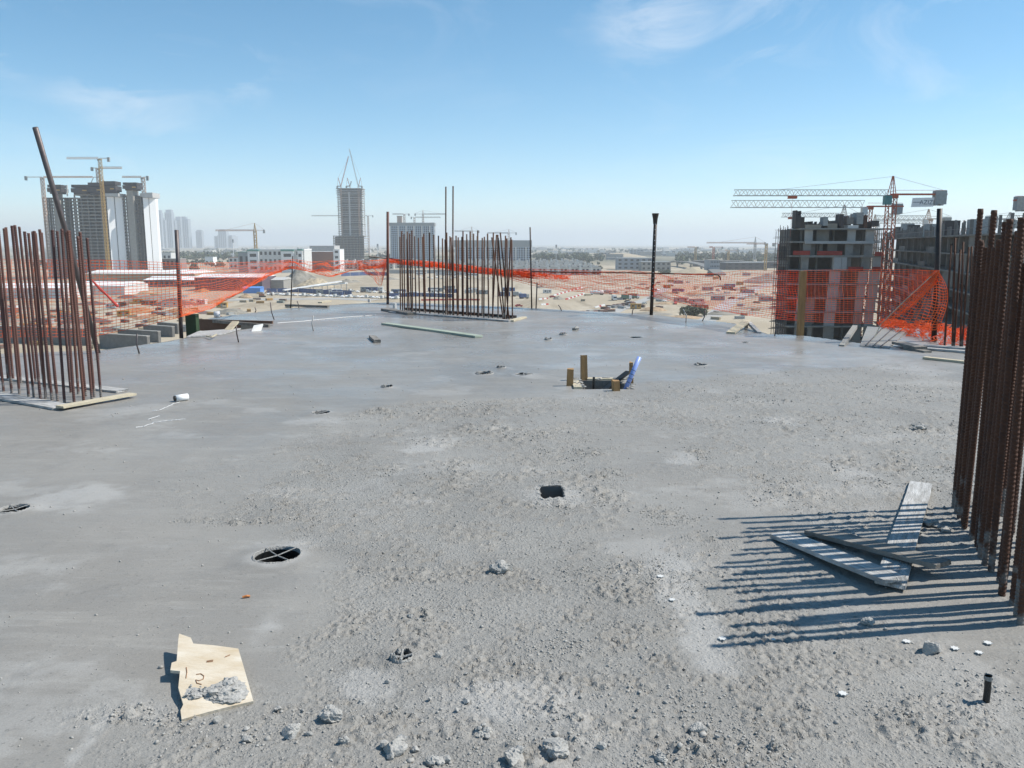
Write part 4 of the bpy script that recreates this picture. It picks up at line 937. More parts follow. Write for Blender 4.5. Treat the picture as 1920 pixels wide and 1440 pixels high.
m = MB(); a = atY(172, 525, 12.6); b = atY(221, 575, 12.9); m.tube([a, a.lerp(b, .3) + Vector((0.01, 0, -.02)), a.lerp(b, .6) + Vector((-.01, 0, .015)), b], [.012, .022, .016, .024], 7)
tag(m.build('bundled_net', M_REDM), 'twisted orange net strip hanging aslant behind the plank-framed cage', 'net strip')

# ------------------------------------------------------------------ edge formwork and openings
A = at(352, 633.5); m = MB(); o = empty('edge_opening_formwork', (A.x, A.y, 0)); tag(o, 'brown plywood sides and boards in the notch at the slab edge', 'formwork')
m.bar(at(372, 609, -.05) - A, at(512, 613, -.06) - A, .03, .24); m.build('side_board', mat('brown_ply', (.17, .10, .065), .8, var=.3, scale=4), o)
m = MB(); m.bar(at(385, 601, .03) - A, at(505, 611, .03) - A, .05, .06); m.build('rail', M_PLANKD, o)
m = MB(); m.bar(atY(424, 623, 15.3) - A, atY(442, 603, 15.6) - A, .14, .03); m.build('prop_board', M_WOODP, o)
m = MB(); q = [atY(471, 622, 15.3) - A, atY(488, 622, 15.4) - A, atY(493, 607, 15.6) - A, atY(476, 610, 15.5) - A]; m.add([*q, *[p + Vector((0, .02, -.02)) for p in q]], BOXF); m.build('white_sheet', M_WHITED, o)
m = MB(); m.prism([tuple((at(*p_) - A)[:2]) for p_ in ((350, 634), (372, 624), (440, 619), (452, 618), (420, 628), (385, 632))], .006, .03); m.build('splintered_board', M_PLANK, o)
m = MB(); m.bar(at(387, 630, .035) - A, at(397, 632, .04) - A, .02); m.bar(at(397, 632, .04) - A, at(406, 627, .05) - A, .02); m.build('batten', M_WOODP, o)
p = atY(362, 625, 15.2); m = MB(); m.bar((0, 0, -.15), (0, 0, atY(362, 589, 15.2).z - p.z), .19, .16, up=(0, 1, 0)); tag(m.build('green_box_post', M_GREEND, None, loc=p), 'dark green box post at the corner of the edge opening', 'post')
p = atY(407, 594, 17.0); m = MB(); m.tube([(0, 0, -.02), (0, 0, .11)], .062, 14); tag(m.build('bucket', M_WHITE, None, True, loc=p), 'white bucket on the slab edge behind the opening', 'bucket')
o = empty('edge_formwork', at(1380, 606)); A = o.location; tag(o, 'pale crusted formwork frame standing at the right slab edge', 'formwork')
m = MB(); m.bar(at(1370, 624, .02) - A, atY(1401, 601, 15.9) - A, .16, .03); m.build('board', M_WOODP, o)
m = MB(); m.bar(atY(1401, 602, 15.9) - A, at(1424, 625, .0) - A, .07, .05); m.build('strut', M_PLANK, o)
m = MB(); m.bar(atY(1399, 605, 15.9) - A, atY(1399, 622, 15.9) - A, .06, .05); m.build('prop', M_PLANKD, o)
o = empty('edge_ramp', at(1650, 640)); A = o.location; tag(o, 'tilted plywood ramp with rods for shadow lines at the slab corner under the net fold', 'ramp')
m = MB(); q = [at(1612, 648, .02), at(1668, 652, .02), at(1704, 616, .03), at(1626, 612, .03)]; q = [p_ - A for p_ in q]; m.add([*[p_ - Vector((0, 0, .03)) for p_ in q], *q], BOXF); m.build('sheet', M_SLAB, o)
for k in range(3):  # thin rods laid in place of shadow lines across the sheet
    m = MB(); m.bar(q[0].lerp(q[1], k / 4 + .2) + Vector((0, 0, .012)), q[3].lerp(q[2], k / 4 + .4) + Vector((0, 0, .012)), .013); m.build('rod', M_PIPE, o)
m = MB(); m.bar(at(1578, 650, .0) - A, atY(1603, 613, 14.6) - A, .08, .06); m.build('beam', M_CONC, o)

# ================================================================== CRANES
def lattice(m, a, b, w, n, th, tri=False, hgt=None):
    """lattice beam from a to b: four (or three) chords with zigzag bracing"""
    a = Vector(a); b = Vector(b); d = (b - a).normalized(); up = Vector((0, 0, 1)) if abs(d.z) < .9 else Vector((0, 1, 0))
    x = d.cross(up).normalized(); y = x.cross(d); h = hgt or w
    cs = [x * (-w / 2) - y * (h / 2), x * (w / 2) - y * (h / 2), y * (h / 2)] if tri else [x * (-w / 2) - y * (h / 2), x * (w / 2) - y * (h / 2), x * (w / 2) + y * (h / 2), x * (-w / 2) + y * (h / 2)]
    for c in cs: m.bar(a + c, b + c, th)
    k = len(cs)
    for i in range(n):
        p = a.lerp(b, i / n); q = a.lerp(b, (i + .5) / n); r = a.lerp(b, (i + 1) / n)
        for j in range(k):
            c0, c1 = cs[j], cs[(j + 1) % k]; m.bar(p + c0, q + c1, th * .6); m.bar(q + c1, r + c0, th * .6)
def crane(label, um, Y, vj, ut, uc, base, apex=None, mcol=M_CRED, jcol=M_CGREY, mw=1.7, jw=1.3, th=.14, cwv=1.0, cab=M_CGREEN, banner=None, zig=1.0, group=None, jdrop=0.0, hook=None):
    """tower crane placed by the pixel columns of mast, jib tip and counter-jib end at depth Y"""
    zj = atY(um, vj, Y).z; X = XU(um, Y, zj); t = empty('tower_crane', (X, Y, base)); tag(t, label, 'crane', group); H_ = zj - base
    m = MB(); lattice(m, (0, 0, 0), (0, 0, H_ - .5), mw, max(4, int(H_ / (mw * 1.5) * zig)), th * 1.3); m.build('mast', mcol, t)
    xt = XU(ut, Y, zj) - X; xc = XU(uc, Y, zj) - X; sg = 1 if xt > 0 else -1
    m = MB(); lattice(m, (sg * mw * .5, 0, H_ + jw * .5), (xt, 0, H_ + jw * .5 + jdrop), jw, max(6, int(abs(xt) / (jw * 1.3) * zig)), th, True); jib = m.build('jib', jcol, t)
    m = MB(); m.bar((0, 0, H_ + .3), (xc, 0, H_ + .3), jw * .9, .35); m.bar((0, 0, H_ + 1.2), (xc, 0, H_ + 1.2), th * .6); cj = m.build('counter_jib', jcol if mcol is not M_CRED else M_CRED, t)
    m = MB(); s = 1 if xc > 0 else -1
    for k in range(4): m.box(xc - s * .2 - s * (k + 1) * .62 if s > 0 else xc - s * .2 + k * .62, xc - s * .2 - s * k * .62 if s > 0 else xc - s * .2 + (k + 1) * .62 - .04, -.8, .8, H_ - 1.9 * cwv - (k % 2) * .25, H_ + 1.1 * cwv)
    m.build('counterweight', M_CW, cj)
    m = MB(); m.cbox((sg * 1.3, -.9, H_ - 1.0), (1.5, 1.3, 2.0)); m.build('cab', cab, t)
    m = MB(); m.cbox((0, 0, H_ - .2), (mw * 1.25, mw * 1.25, .7)); m.build('slewing_ring', mcol, t)
    if apex is not None:
        za = atY(um, apex, Y).z - base; m = MB()
        for sx, sy in ((-1, -1), (1, -1), (1, 1), (-1, 1)): m.bar((sx * mw * .4, sy * mw * .4, H_), (sx * .1, sy * .1, za), th)
        for k in range(1, 5):
            f = k / 5; w = mw * .4 * (1 - f); z = H_ + (za - H_) * f; m.bar((-w, -w, z), (w, -w, z), th * .6); m.bar((-w, w, z), (w, w, z), th * .6)
        m.build('tower_head', mcol, t)
        for x_ in (xt * .72, xc * .92):
            m = MB(); m.bar((0, 0, za - .1), (x_, 0, H_ + jw), th * .45); m.build('tie_rod', jcol, t)
    if hook:
        xh = XU(hook, Y, zj) - X; m = MB(); m.cbox((xh, 0, H_ - .3), (1.8, 1.2, .7)); m.bar((xh, 0, H_ - .6), (xh, 0, H_ - 9), th * .3); m.build('trolley', M_CRED, jib)
    return t
def luffing(label, um, Y, vb, vtip, utip, base, col):
    zb = atY(um, vb, Y).z; X = XU(um, Y, zb); t = empty('luffing_crane', (X, Y, base)); tag(t, label, 'crane'); H_ = zb - base
    m = MB(); lattice(m, (0, 0, 0), (0, 0, H_), 2.4, int(H_ / 5), .35); m.build('mast', M_CPINK, t)
    tip = atY(utip, vtip, Y); tip = Vector((tip.x - X, 0, tip.z - base)); m = MB(); lattice(m, (0, 0, H_), tip, 1.6, 14, .3, True); m.build('jib', col, t)
    s = -1 if tip.x > 0 else 1
    m = MB(); m.bar((0, 0, H_ + 1), (s * 7, 0, H_ + 1), 2.2, 1.6); m.cbox((s * 6.5, 0, H_ - .8), (3, 2.6, 3.2)); m.build('counterweight', M_CW, t)
    m = MB(); m.bar((0, 0, H_), (s * 4.5, 0, H_ + 16), .9); m.bar((s * 4.5, 0, H_ + 16), tip * .98 + Vector((0, 0, 0)), .16); m.bar((s * 4.5, 0, H_ + 16), (s * 6.5, 0, H_ + 1), .3); m.build('back_mast', M_CRED, t)

# ================================================================== THE BUILDING ACROSS THE WAY (about 200 m)
YB = 198.0
def zB(v): return atY(1580, v, YB).z
def xB(u): return XU(u, YB, 0)
ST = (428, 452.5, 479, 505.5, 532, 558, 584, 611, 638, 664)
t = empty('concrete_frame_building', (xB(1575), YB, GZ)); tag(t, 'half-built concrete frame block with red screens and scaffolding beside the banner crane', 'building')
ox, oy, oz = t.location
def bx(m, u0, u1, v0, v1, y0, y1): return m.box(xB(u0) - ox, xB(u1) - ox, y0, y1, zB(v1) - oz, zB(v0) - oz)
def zq(u): return 1440 + u / 7.2
for i, v in enumerate(ST):
    m = MB(); e0, e1 = (1498, 1668) if i == 0 else (1484, 1654)
    if i > 2: e1 = 1656
    bx(m, e0, e1, v, v + 2.6, -.4 - (.8 if i == 0 else 0), 9.6); m.build('floor_slab', M_CONC, t)
FAC = [  # per storey: (from, to, flush pier 0 / recessed wall 1, material) in the enlarged pixels
    [(490, 595, 0, 2), (1065, 1172, 0, 2), (1310, 1420, 0, 2), (690, 860, 1, 0)],
    [(478, 580, 0, 0), (580, 680, 1, 0), (740, 785, 1, 0), (850, 980, 1, 0), (1045, 1150, 0, 0), (1150, 1300, 1, 0), (1300, 1415, 0, 0)],
    [(462, 560, 0, 0), (885, 985, -1, 2), (990, 1060, -1, 2), (1060, 1132, 0, 0), (1275, 1390, 0, 0), (1430, 1540, 0, 2)],
    [(445, 545, 0, 2), (855, 1000, 0, 2), (1000, 1110, 1, 0), (1250, 1370, 0, 2), (1400, 1535, 0, 2)]]
FAC += [[(445, 540, 0, 2), (845, 985, 0, 2), (985, 1095, 1, 2), (1240, 1350, 0, 2), (1390, 1520, 0, 2)], [(435, 530, 0, 2), (530, 715, 1, 2), (830, 975, 0, 2), (975, 1080, 1, 0), (1230, 1330, 0, 2), (1380, 1505, 0, 2)]]
FAC += [[(425, 520, 0, 0), (600, 700, 1, 0), (820, 960, 0, 2), (1220, 1330, 0, 0), (1370, 1490, 0, 2)], [(425, 520, 0, 0), (640, 700, 1, 2), (820, 960, 0, 0), (1220, 1330, 0, 0), (1370, 1490, 0, 0)], [(425, 520, 0, 0), (820, 960, 0, 0), (1220, 1330, 0, 0), (1370, 1490, 0, 0)]]
for i, bays in enumerate(FAC):
    v0, v1 = ST[i] + 2.6, ST[i + 1]
    for a, b, k, c in bays:
        m = MB(); bx(m, zq(a), zq(b), v0, v1, -.7 if k < 0 else (.1 if k == 0 else 2.2), .5 if k <= 0 else 2.5); m.build('wall_panel', M_CONCL if c == 2 else M_CONC, t)
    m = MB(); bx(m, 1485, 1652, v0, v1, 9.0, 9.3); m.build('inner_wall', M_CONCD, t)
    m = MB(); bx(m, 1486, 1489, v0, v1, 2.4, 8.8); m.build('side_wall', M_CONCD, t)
    for u in (1512, 1544, 1574, 1602, 1630):
        m = MB(); bx(m, u, u + 3, v0, v1, 4.5, 5.1); m.build('column', M_CONC, t)
for v, u0, u1 in ((470, 1485, 1517), (470.5, 1530, 1577), (472, 1638, 1655), (500, 1590, 1618), (500, 1635, 1650)):
    m = MB(); bx(m, u0, u1, v, v + 8, -.85, -.8); m.build('safety_screen', M_REDNET, t)
for k in range(6):    # masonry balustrade beams on the second storey edge
    pass
m = MB(); bx(m, 1507, 1636, 452.0, 457, -.75, -.42); m.build('edge_beam', M_CONCL, t)
m = MB(); bx(m, 1500, 1636, 478.5, 482.5, -.75, -.42); m.build('edge_beam', M_CONC, t)
# roof level: column starters, forms, props
for u0, u1, v0, v1, mt in ((1491, 1494, 394, 428, M_FORM), (1499.5, 1501, 395, 428, M_FORM), (1494, 1499.5, 404, 428, M_FORM), (1501, 1508, 407, 428, M_BARK), (1544, 1552, 407, 423, M_CW), (1573, 1581, 401, 424, M_FORM), (1588, 1600, 407, 420, M_CONCD), (1606, 1618, 398, 420, M_CW), (1634, 1640, 415, 425, M_FORM), (1640, 1648, 413, 424, M_FORM), (1620, 1626, 403, 428, M_RUSTD), (1552, 1570, 419, 428, M_SOIL), (1510, 1540, 421, 428, M_SOIL), (1590, 1610, 422, 428, M_WHITED)):
    m = MB(); bx(m, u0, u1, v0, v1, 1, 3.5); m.build('roof_formwork', mt, t)
for k in range(46):
    u = rnd.uniform(1500, 1650); m = MB(); bx(m, u, u + .5, rnd.uniform(410, 423), 428, 1 + rnd.random() * 8, 1.1 + rnd.random() * 8); m.build('starter_bar', M_BARK, t)
# scaffold on the left flank and at the right
for (ua, ub, va, vb, ya) in ((1466, 1484, 425, 660, 2.0), (1640, 1656, 432, 505, .2)):
    n = 4; o = empty('scaffold', (xB(ua), YB + ya, GZ)); tag(o, 'tube scaffold with boards on the flank of the half-built frame' if ua < 1500 else 'open tube scaffold bay beside the banner crane mast', 'scaffold')
    for k in range(n + 1):
        x = (xB(ub) - xB(ua)) * k / n
        for yy in (0, 1.3, 3):
            m = MB(); m.bar((x, yy, zB(vb) - GZ), (x, yy, zB(va + rnd.uniform(-4, 8)) - GZ), .10); m.build('standard', M_PIPE, o)
    v = va + 6
    while v < vb:
        for yy in (0, 1.3):
            m = MB(); m.bar((-.8, yy, zB(v) - GZ), (xB(ub) - xB(ua) + .4, yy, zB(v) - GZ), .09); m.build('ledger', M_PIPE, o)
        m = MB(); m.box(-rnd.uniform(0, 1.4), xB(ub) - xB(ua), .1, 1.2, zB(v) - GZ - .3, zB(v) - GZ - .22); m.build('board', M_PLANKD, o)
        if rnd.random() < .7 and ua < 1500:
            m = MB(); m.box(.3, xB(ub) - xB(ua) - .2, 1.4, 1.5, zB(v + 18) - GZ, zB(v + 4) - GZ); m.build('debris_net', M_CONCD, o)
        v += 13.2
c1 = crane('orange-masted tower crane carrying a grey name banner under its counter-jib', 1672, 190, 367, 1376, 1774, GZ, 330, M_CRED, M_CGREY, 1.7, 1.3, .13, 1.0, hook=1486)
zj = atY(1672, 367, 190).z - GZ
m = MB(); x0, x1 = XU(1700, 190, 0) - c1.location.x, XU(1741, 190, 0) - c1.location.x; zt, zb_ = zj - .45, zj - 2.5
m.add([(x0 + .2, -.4, zt - .05), (x1 + .2, -.4, zt + .05), (x1, -.4, zb_ + .1), (x0, -.4, zb_)], [(0, 3, 2, 1)]); b_ = m.build('banner', M_WHITE, c1)
def text_mesh(txt, size, name, material, parent, loc, rot=(math.pi / 2, 0, 0)):
    cu = bpy.data.curves.new(name, 'FONT'); cu.body = txt; cu.size = size; cu.align_x = 'CENTER'; tmp = bpy.data.objects.new(name, cu); COL.objects.link(tmp)
    dg = bpy.context.evaluated_depsgraph_get(); me = bpy.data.meshes.new_from_object(tmp.evaluated_get(dg)); bpy.data.objects.remove(tmp); bpy.data.curves.remove(cu)
    me.materials.clear(); me.materials.append(material); o = link(name, me, parent, loc); o.rotation_euler = rot; return o
text_mesh('AZIZI', 1.35, 'lettering', mat('banner_ink', (.10, .12, .15), .7), b_, (x0 + (x1 - x0) * .71, -.415, zb_ + .6))
m = MB(); m.box(x0 + .35, x0 + (x1 - x0) * .42, -.412, -.405, zb_ + .95, zb_ + 1.15); m.build('printed_line', mat('banner_grey', (.35, .37, .40), .7), b_)
crane('grey-jibbed crane standing behind the half-built frame', 1627, 235, 389, 1371, 1692, GZ, None, M_CRED, M_CGREY, 1.9, 1.9, .15, .9, cab=M_WHITED)
crane('smaller crane with a red mast rising through the roof of the half-built frame', 1582, 262, 407, 1466, 1612, GZ, 384, M_RUST, M_CGREY, 2.0, 1.2, .14, .9, cab=M_WHITED, hook=1484)

# ------------------------------------------------------------------ shaded long block to the right
t = empty('long_unfinished_block', (96, 190, GZ)); tag(t, 'long shaded unfinished block receding behind the corner post', 'building')
A0 = Vector((XU(1650, 270, 0), 270, 0)); A1 = Vector((XU(1905, 118, 0), 118, 0)); dv = (A1 - A0); Lb = dv.length; dv.normalize(); rot = math.atan2(dv.y, dv.x); t.location = (A0.x, A0.y, GZ); t.rotation_euler = (0, 0, rot)
HT = CH + 1.6 - GZ; ns = 11
for k in range(ns + 1):
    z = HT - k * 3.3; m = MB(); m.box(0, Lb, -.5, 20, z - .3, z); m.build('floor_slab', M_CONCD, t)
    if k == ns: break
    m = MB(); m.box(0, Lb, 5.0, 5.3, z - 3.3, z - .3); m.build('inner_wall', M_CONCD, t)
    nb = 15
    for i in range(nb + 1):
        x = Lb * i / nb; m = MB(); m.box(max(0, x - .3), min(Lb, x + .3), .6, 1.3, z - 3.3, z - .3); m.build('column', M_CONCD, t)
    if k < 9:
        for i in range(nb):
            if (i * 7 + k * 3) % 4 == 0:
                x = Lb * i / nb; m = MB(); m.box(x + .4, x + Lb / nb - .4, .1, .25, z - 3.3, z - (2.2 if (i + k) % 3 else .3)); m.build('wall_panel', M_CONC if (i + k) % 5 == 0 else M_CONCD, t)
for i in range(70):
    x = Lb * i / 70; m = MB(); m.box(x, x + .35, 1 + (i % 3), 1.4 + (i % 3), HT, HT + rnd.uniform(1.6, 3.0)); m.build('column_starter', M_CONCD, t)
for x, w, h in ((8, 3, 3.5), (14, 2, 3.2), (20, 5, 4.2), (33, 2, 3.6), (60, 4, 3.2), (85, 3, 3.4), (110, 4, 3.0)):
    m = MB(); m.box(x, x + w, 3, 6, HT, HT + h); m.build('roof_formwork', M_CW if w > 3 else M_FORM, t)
m = MB(); m.box(0, Lb, -.52, -.45, HT + 1.0, HT + 1.08); m.build('guard_rail', M_PIPE, t)
crane('pale crane behind the shaded long block, nearest the banner crane', 1740, 300, 412, 1640, 1783, GZ, 392, M_CPINK, M_CGREY, 2.0, 1.4, .18, .8, cab=M_WHITED)
crane('pale crane behind the shaded long block with a sagging jib', 1806, 330, 440, 1670, 1840, GZ, 413, M_CPINK, M_CGREY, 2.0, 1.4, .2, 1.0, cab=M_WHITED)
crane('grey crane rising behind the close cage', 1893, 210, 413, 2050, 1848, GZ, 398, M_CGREY, M_CGREY, 1.6, 1.2, .14, .9, cab=M_CW)
crane('crane whose big counterweight hangs over the close cage', 2010, 190, 378, 2300, 1902, GZ, None, M_CRED, M_CGREY, 1.7, 1.3, .14, 1.0, cab=M_CGREEN)
crane('thin pale crane between the banner crane and the shaded block', 1640, 420, 419, 1730, 1600, GZ, 402, M_CPINK, M_CGREY, 2.0, 1.4, .2, .8, cab=M_WHITED)
p = Vector((XU(1897, 150, 5), 150, GZ)); m = MB(); m.bar((0, 0, 0), (0, 0, atY(1897, 420, 150).z - GZ), .16); m.cbox((0, 0, atY(1897, 418, 150).z - GZ), (.9, .5, .3)); tag(m.build('lamp_mast', M_CGREY, None, loc=p), 'thin lamp mast beyond the close cage', 'lamp')

# ================================================================== TOWERS TO THE LEFT (about 900 m)
def frame(t, Y, u0, u1, vtop, floors, fh, depth, ncol, mslab, mcol, y0=0.0, nback=3, wall=None):
    """open concrete frame: slabs and columns one can see through"""
    zt = atY((u0 + u1) / 2, vtop, Y).z - t.location.z; x0, x1 = XU(u0, Y, CH) - t.location.x, XU(u1, Y, CH) - t.location.x
    for k in range(floors + 1):
        z = zt - k * fh
        if z < 0: break
        m = MB(); m.box(x0, x1, y0, y0 + depth, z - .95, z); m.build('floor_slab', mslab, t)
        if k == floors: break
    zb = max(0, zt - floors * fh)
    for i in range(ncol):
        x = x0 + (x1 - x0 - 1.2) * i / (ncol - 1)
        for j in range(nback):
            y = y0 + .4 + (depth - 2) * j / max(1, nback - 1); m = MB(); m.box(x, x + 1.2, y, y + 1.0, zb, zt - .6); m.build('column', mcol, t)
    return x0, x1, zt, zb
YT = 910.0
t = empty('tower_under_construction', (XU(150, YT, 0), YT, GZ)); tag(t, 'wide dark tower shell with climbing forms and a white clad end wall', 'tower')
ox, oz = t.location.x, GZ
def XT(u): return XU(u, YT, CH + 20) - ox
def ZT(v): return atY(180, v, YT).z - oz
frame(t, YT, 82, 150, 370, 27, 3.5, 15, 9, M_CONCD, M_CONCD, 4, 2)
frame(t, YT, 149, 210, 365, 27, 3.5, 24, 6, M_CONC, M_CONCD, -4, 2)
def tb(name, u0, u1, v0, v1, y0, y1, mt):
    m = MB(); m.box(XT(u0), XT(u1), y0, y1, max(0, ZT(v1)), ZT(v0)); return m.build(name, mt, t)
tb('core_wall', 106, 115, 358, 560, -2, 8, M_CONC); tb('inner_wall', 116, 128, 372, 560, 9, 9.6, M_CONCD); tb('inner_wall', 152, 208, 366, 560, 6, 6.6, M_CONCD)
tb('inner_wall', 86, 90, 372, 560, 9, 9.6, M_CONCD); tb('inner_wall', 140, 148, 372, 560, 12, 12.6, M_CONCD)
def clad(name, a, b, u0, v0, y0, mt, sink=0.0):      # end wall set at an angle, turned to the sun
    m = MB(); f = lambda u: y0 + (XT(u) - XT(u0)) * .9 + sink; m.prism([(XT(a), f(a)), (XT(b), f(b)), (XT(b), f(b) + 6), (XT(a), f(a) + 9)], 0, ZT(v0)); return m.build(name, mt, t)
for a, b in ((208.5, 217.5), (219, 228.5)): clad('white_cladding', a, b, 208.5, 369.5, -5.5, M_WHITE)
clad('joint', 217.6, 218.9, 208.5, 369.5, -5.5, M_CONCD, 1.2); tb('roof_beam', 206, 230, 363, 369, -5, 18.4, M_CONCL)
def jump(u0, u1, v0, v1, y=-6):
    a = tb('climbing_form', u0, u1, v0, v0 + (v1 - v0) * .3, y, y + 14, M_FORM); tb('climbing_form', u0 - .8, u1 + .6, v0 + (v1 - v0) * .36, v0 + (v1 - v0) * .8, y - .5, y + 14, M_FORM); tb('climbing_form', u0 + 3, u1 - 2, v0 + (v1 - v0) * .82, v1, y + .5, y + 12, M_FORM)
    m = MB(); w = XT(u1) - XT(u0); z = ZT(v0 + (v1 - v0) * .6); m.box(XT(u0) + w * .66, XT(u0) + w * .92, y - .62, y - .55, z - .6, z + .6); m.build('yellow_sign', M_YEL, t)
jump(101, 126, 347, 364); jump(145, 176, 347, 365); jump(176, 200, 343, 366); jump(196, 224, 340, 364, -3)
m = MB(); m.tube([(XT(177), 0, ZT(343)), (XT(183), 0, ZT(332)), (XT(198), 0, ZT(332)), (XT(202), 0, ZT(340))], .45, 6); m.build('concrete_boom', M_CGREY, t)
m = MB(); m.bar((XT(131), 0, ZT(368)), (XT(132), 0, ZT(347)), 1.0); m.build('placing_boom', M_WHITED, t)
t = empty('tower_under_construction', (XU(255, YT, 0), YT + 6, GZ)); tag(t, 'slimmer tower with one climbing form and a white clad end wall', 'tower'); ox = t.location.x
frame(t, YT, 229, 243, 366, 27, 3.5, 14, 4, M_CONCD, M_CONCD, 0, 2); frame(t, YT, 251, 272, 366, 27, 3.5, 14, 4, M_CONCD, M_CONCD, 0, 2)
tb('core_wall', 240, 252, 353, 560, -4, 10, M_CONC); tb('core_wall', 256, 260, 368, 560, 3, 3.6, M_CONCD); tb('core_wall', 264, 271, 368, 560, 8, 8.6, M_CONCD)
for a, b in ((271, 278), (279.2, 288)): clad('white_cladding', a, b, 271, 371, -5.5, M_WHITE)
clad('joint', 278, 279.2, 271, 371, -5.5, M_CONCD, 1.2); tb('roof_beam', 270, 289, 361, 370.5, -5, 14, M_CONCL); tb('roof_room', 263, 269, 362, 368, -2, 8, M_CONCL); jump(236, 262, 342, 357)
crane('faded crane beside the wide tower shell with a long thin jib', 79, YT - 10, 333, 174, 46, GZ, None, M_CPINK, M_CPINK, 2.6, 1.4, .4, 1.4, cab=M_CW)
crane('yellow-masted crane in front of the wide tower shell, tallest of its group', 187, YT - 30, 298, 125, 206, GZ, None, M_CYEL, M_CPINK, 2.6, 1.8, .30, 1.4, cab=M_CW)
crane('second crane behind the yellow mast, jib pointing the other way', 183, YT + 30, 316, 229, 170, GZ, None, M_CPINK, M_CPINK, 2.8, 1.8, .4, 1.3, cab=M_CW)
crane('short-jibbed crane behind the slimmer clad tower', 268, YT + 30, 333, 229, 279, GZ, None, M_CPINK, M_CPINK, 3.0, 1.6, .4, 1.6, cab=M_CW)

# ------------------------------------------------------------------ tower with luffing cranes
YC = 1600.0; t = empty('tower_under_construction', (XU(658, YC, 0), YC, GZ)); tag(t, 'tall grey tower shell on a podium topped by luffing cranes', 'tower'); ox = t.location.x
def XC(u): return XU(u, YC, CH) - ox
def ZC(v): return atY(658, v, YC).z - GZ
n = 27
for k in range(n + 1):
    v = 353 + k * 3.35; e = 1.6 if k < 4 else (.9 if k % 5 == 0 else 0); m = MB(); m.box(XC(635.5 - e), XC(681 + e), -2 - e, 30, ZC(v) - 1.1, ZC(v)); m.build('floor_slab', M_CONCL if k % 4 else M_CONC, t)
for i in range(8):
    for y in (0, 27):
        m = MB(); x = XC(636) + (XC(680) - XC(636)) * i / 7; m.box(x, x + 1.1, y, y + 1.1, ZC(443), ZC(353.4)); m.build('column', M_CONC if y else M_CONCD, t)
m = MB(); m.box(XC(641), XC(675), 7, 20, ZC(443), ZC(354)); m.build('core_wall', M_CONCD, t)  # dark core box, also added as the shaded interior behind the slabs
m = MB(); m.box(XC(656.5), XC(659.5), -2.6, -2.1, ZC(443), ZC(360)); m.build('hoist_run', M_CONCL, t)
for k in range(11):
    v = 442 + k * 4.6; m = MB(); m.box(XC(627), XC(684.5), -12, 34, max(.1, ZC(v) - 1.2), max(1.3, ZC(v))); m.build('podium_slab', M_CONC, t)
for i in range(10):
    m = MB(); x = XC(627.5) + (XC(683) - XC(627.5)) * i / 9; m.box(x, x + 1.5, -10.5, -9, 0, ZC(443)); m.build('podium_column', M_CONCD, t)
m = MB(); m.box(XC(629), XC(682), -4, -3.5, 0, ZC(444)); m.build('podium_wall', M_CONCD, t)
luffing('luffing crane on the left of the tall grey tower shell', 639, YC - 4, 350, 293, 653.5, GZ, M_CRED)
luffing('luffing crane on the right of the tall grey tower shell, with the longest jib', 672, YC - 4, 350, 279, 655, GZ, M_CGREY)
luffing('small luffing crane on the middle of the tall grey tower shell', 656, YC + 10, 350, 340, 659, GZ, M_CGREY)

# ------------------------------------------------------------------ hotel block and its long neighbour
YH = 1400.0
def block(label, u0, u1, vt, floors, fh, bays, cap, depth=26, Y=YH, capm=M_CW, open_left=0.0):
    t = empty('hotel_block', (XU((u0 + u1) / 2, Y, CH), Y, GZ)); tag(t, label, 'building'); w = XU(u1, Y, CH) - XU(u0, Y, CH); zt = atY((u0 + u1) / 2, vt, Y).z - GZ
    m = MB(); m.box(-w / 2, w / 2, .8, depth, 0, zt - cap); m.build('glass_core', M_GLASS, t)
    m = MB(); m.box(-w / 2 - 1, w / 2 + 1.2, -.6, depth + 1, zt - cap, zt); m.build('roof_storey', capm, t)
    for k in range(floors + 1):
        z = zt - cap - k * fh
        if z < 1: break
        m = MB(); m.box(-w / 2, w / 2, .2, .9, z - 1.1, z - .01); m.build('spandrel', M_HOTEL, t)
    for i in range(bays + 1):
        x = -w / 2 + (w - 1.3) * i / bays; m = MB(); m.box(x, x + (2.2 if i % 4 == 0 else 1.3), 0, .85, 0, zt - cap - .02); m.build('pier', M_HOTEL if i % 4 else M_WHITED, t)
    return t
block('tall blue-white hotel block with a dark roof storey behind the rebar', 731, 814, 417.5, 15, 3.5, 22, 5)
block('long low blue-white block with a thick dark top storey', 852, 996, 450.5, 8, 3.7, 30, 11)
t = empty('roof_plant', (XU(750, YH + 30, 0), YH + 30, GZ)); tag(t, 'pale unfinished lift shaft showing over the hotel roof', 'shaft'); m = MB(); zt = atY(750, 406, YH + 30).z - GZ; m.box(-4, 4, 0, 8, 0, zt); m.build('wall', M_CPINK, t); m = MB(); m.box(-4.5, 4.5, -.5, 8.5, zt, zt + 1); m.build('cap', M_CONC, t)
for lb, um, Y, vj, ut, uc, ap in (('far crane over the hotel block beside the lift shaft', 758, 1700, 402, 736, 768, None), ('far crane over the hotel block with an upright head', 793, 1750, 402, 836, 777, 394), ('faint crane over the hotel block between the other two', 777, 1900, 408, 826, 770, None),
                                  ('far crane over the long low block, nearer the hotel', 884.5, 1650, 434, 852, 899, 425), ('far crane over the long low block, nearer the tall thin rod', 954, 1650, 437.5, 914, 969, 430), ('far crane with its jib passing behind the tall grey tower shell', 690, 2100, 405, 584, 700, None)):
    crane(lb, um, Y, vj, ut, uc, GZ, ap, M_CPINK, M_CGREY, 3, 1.6, .6, 1.6, cab=M_CW, zig=.6)
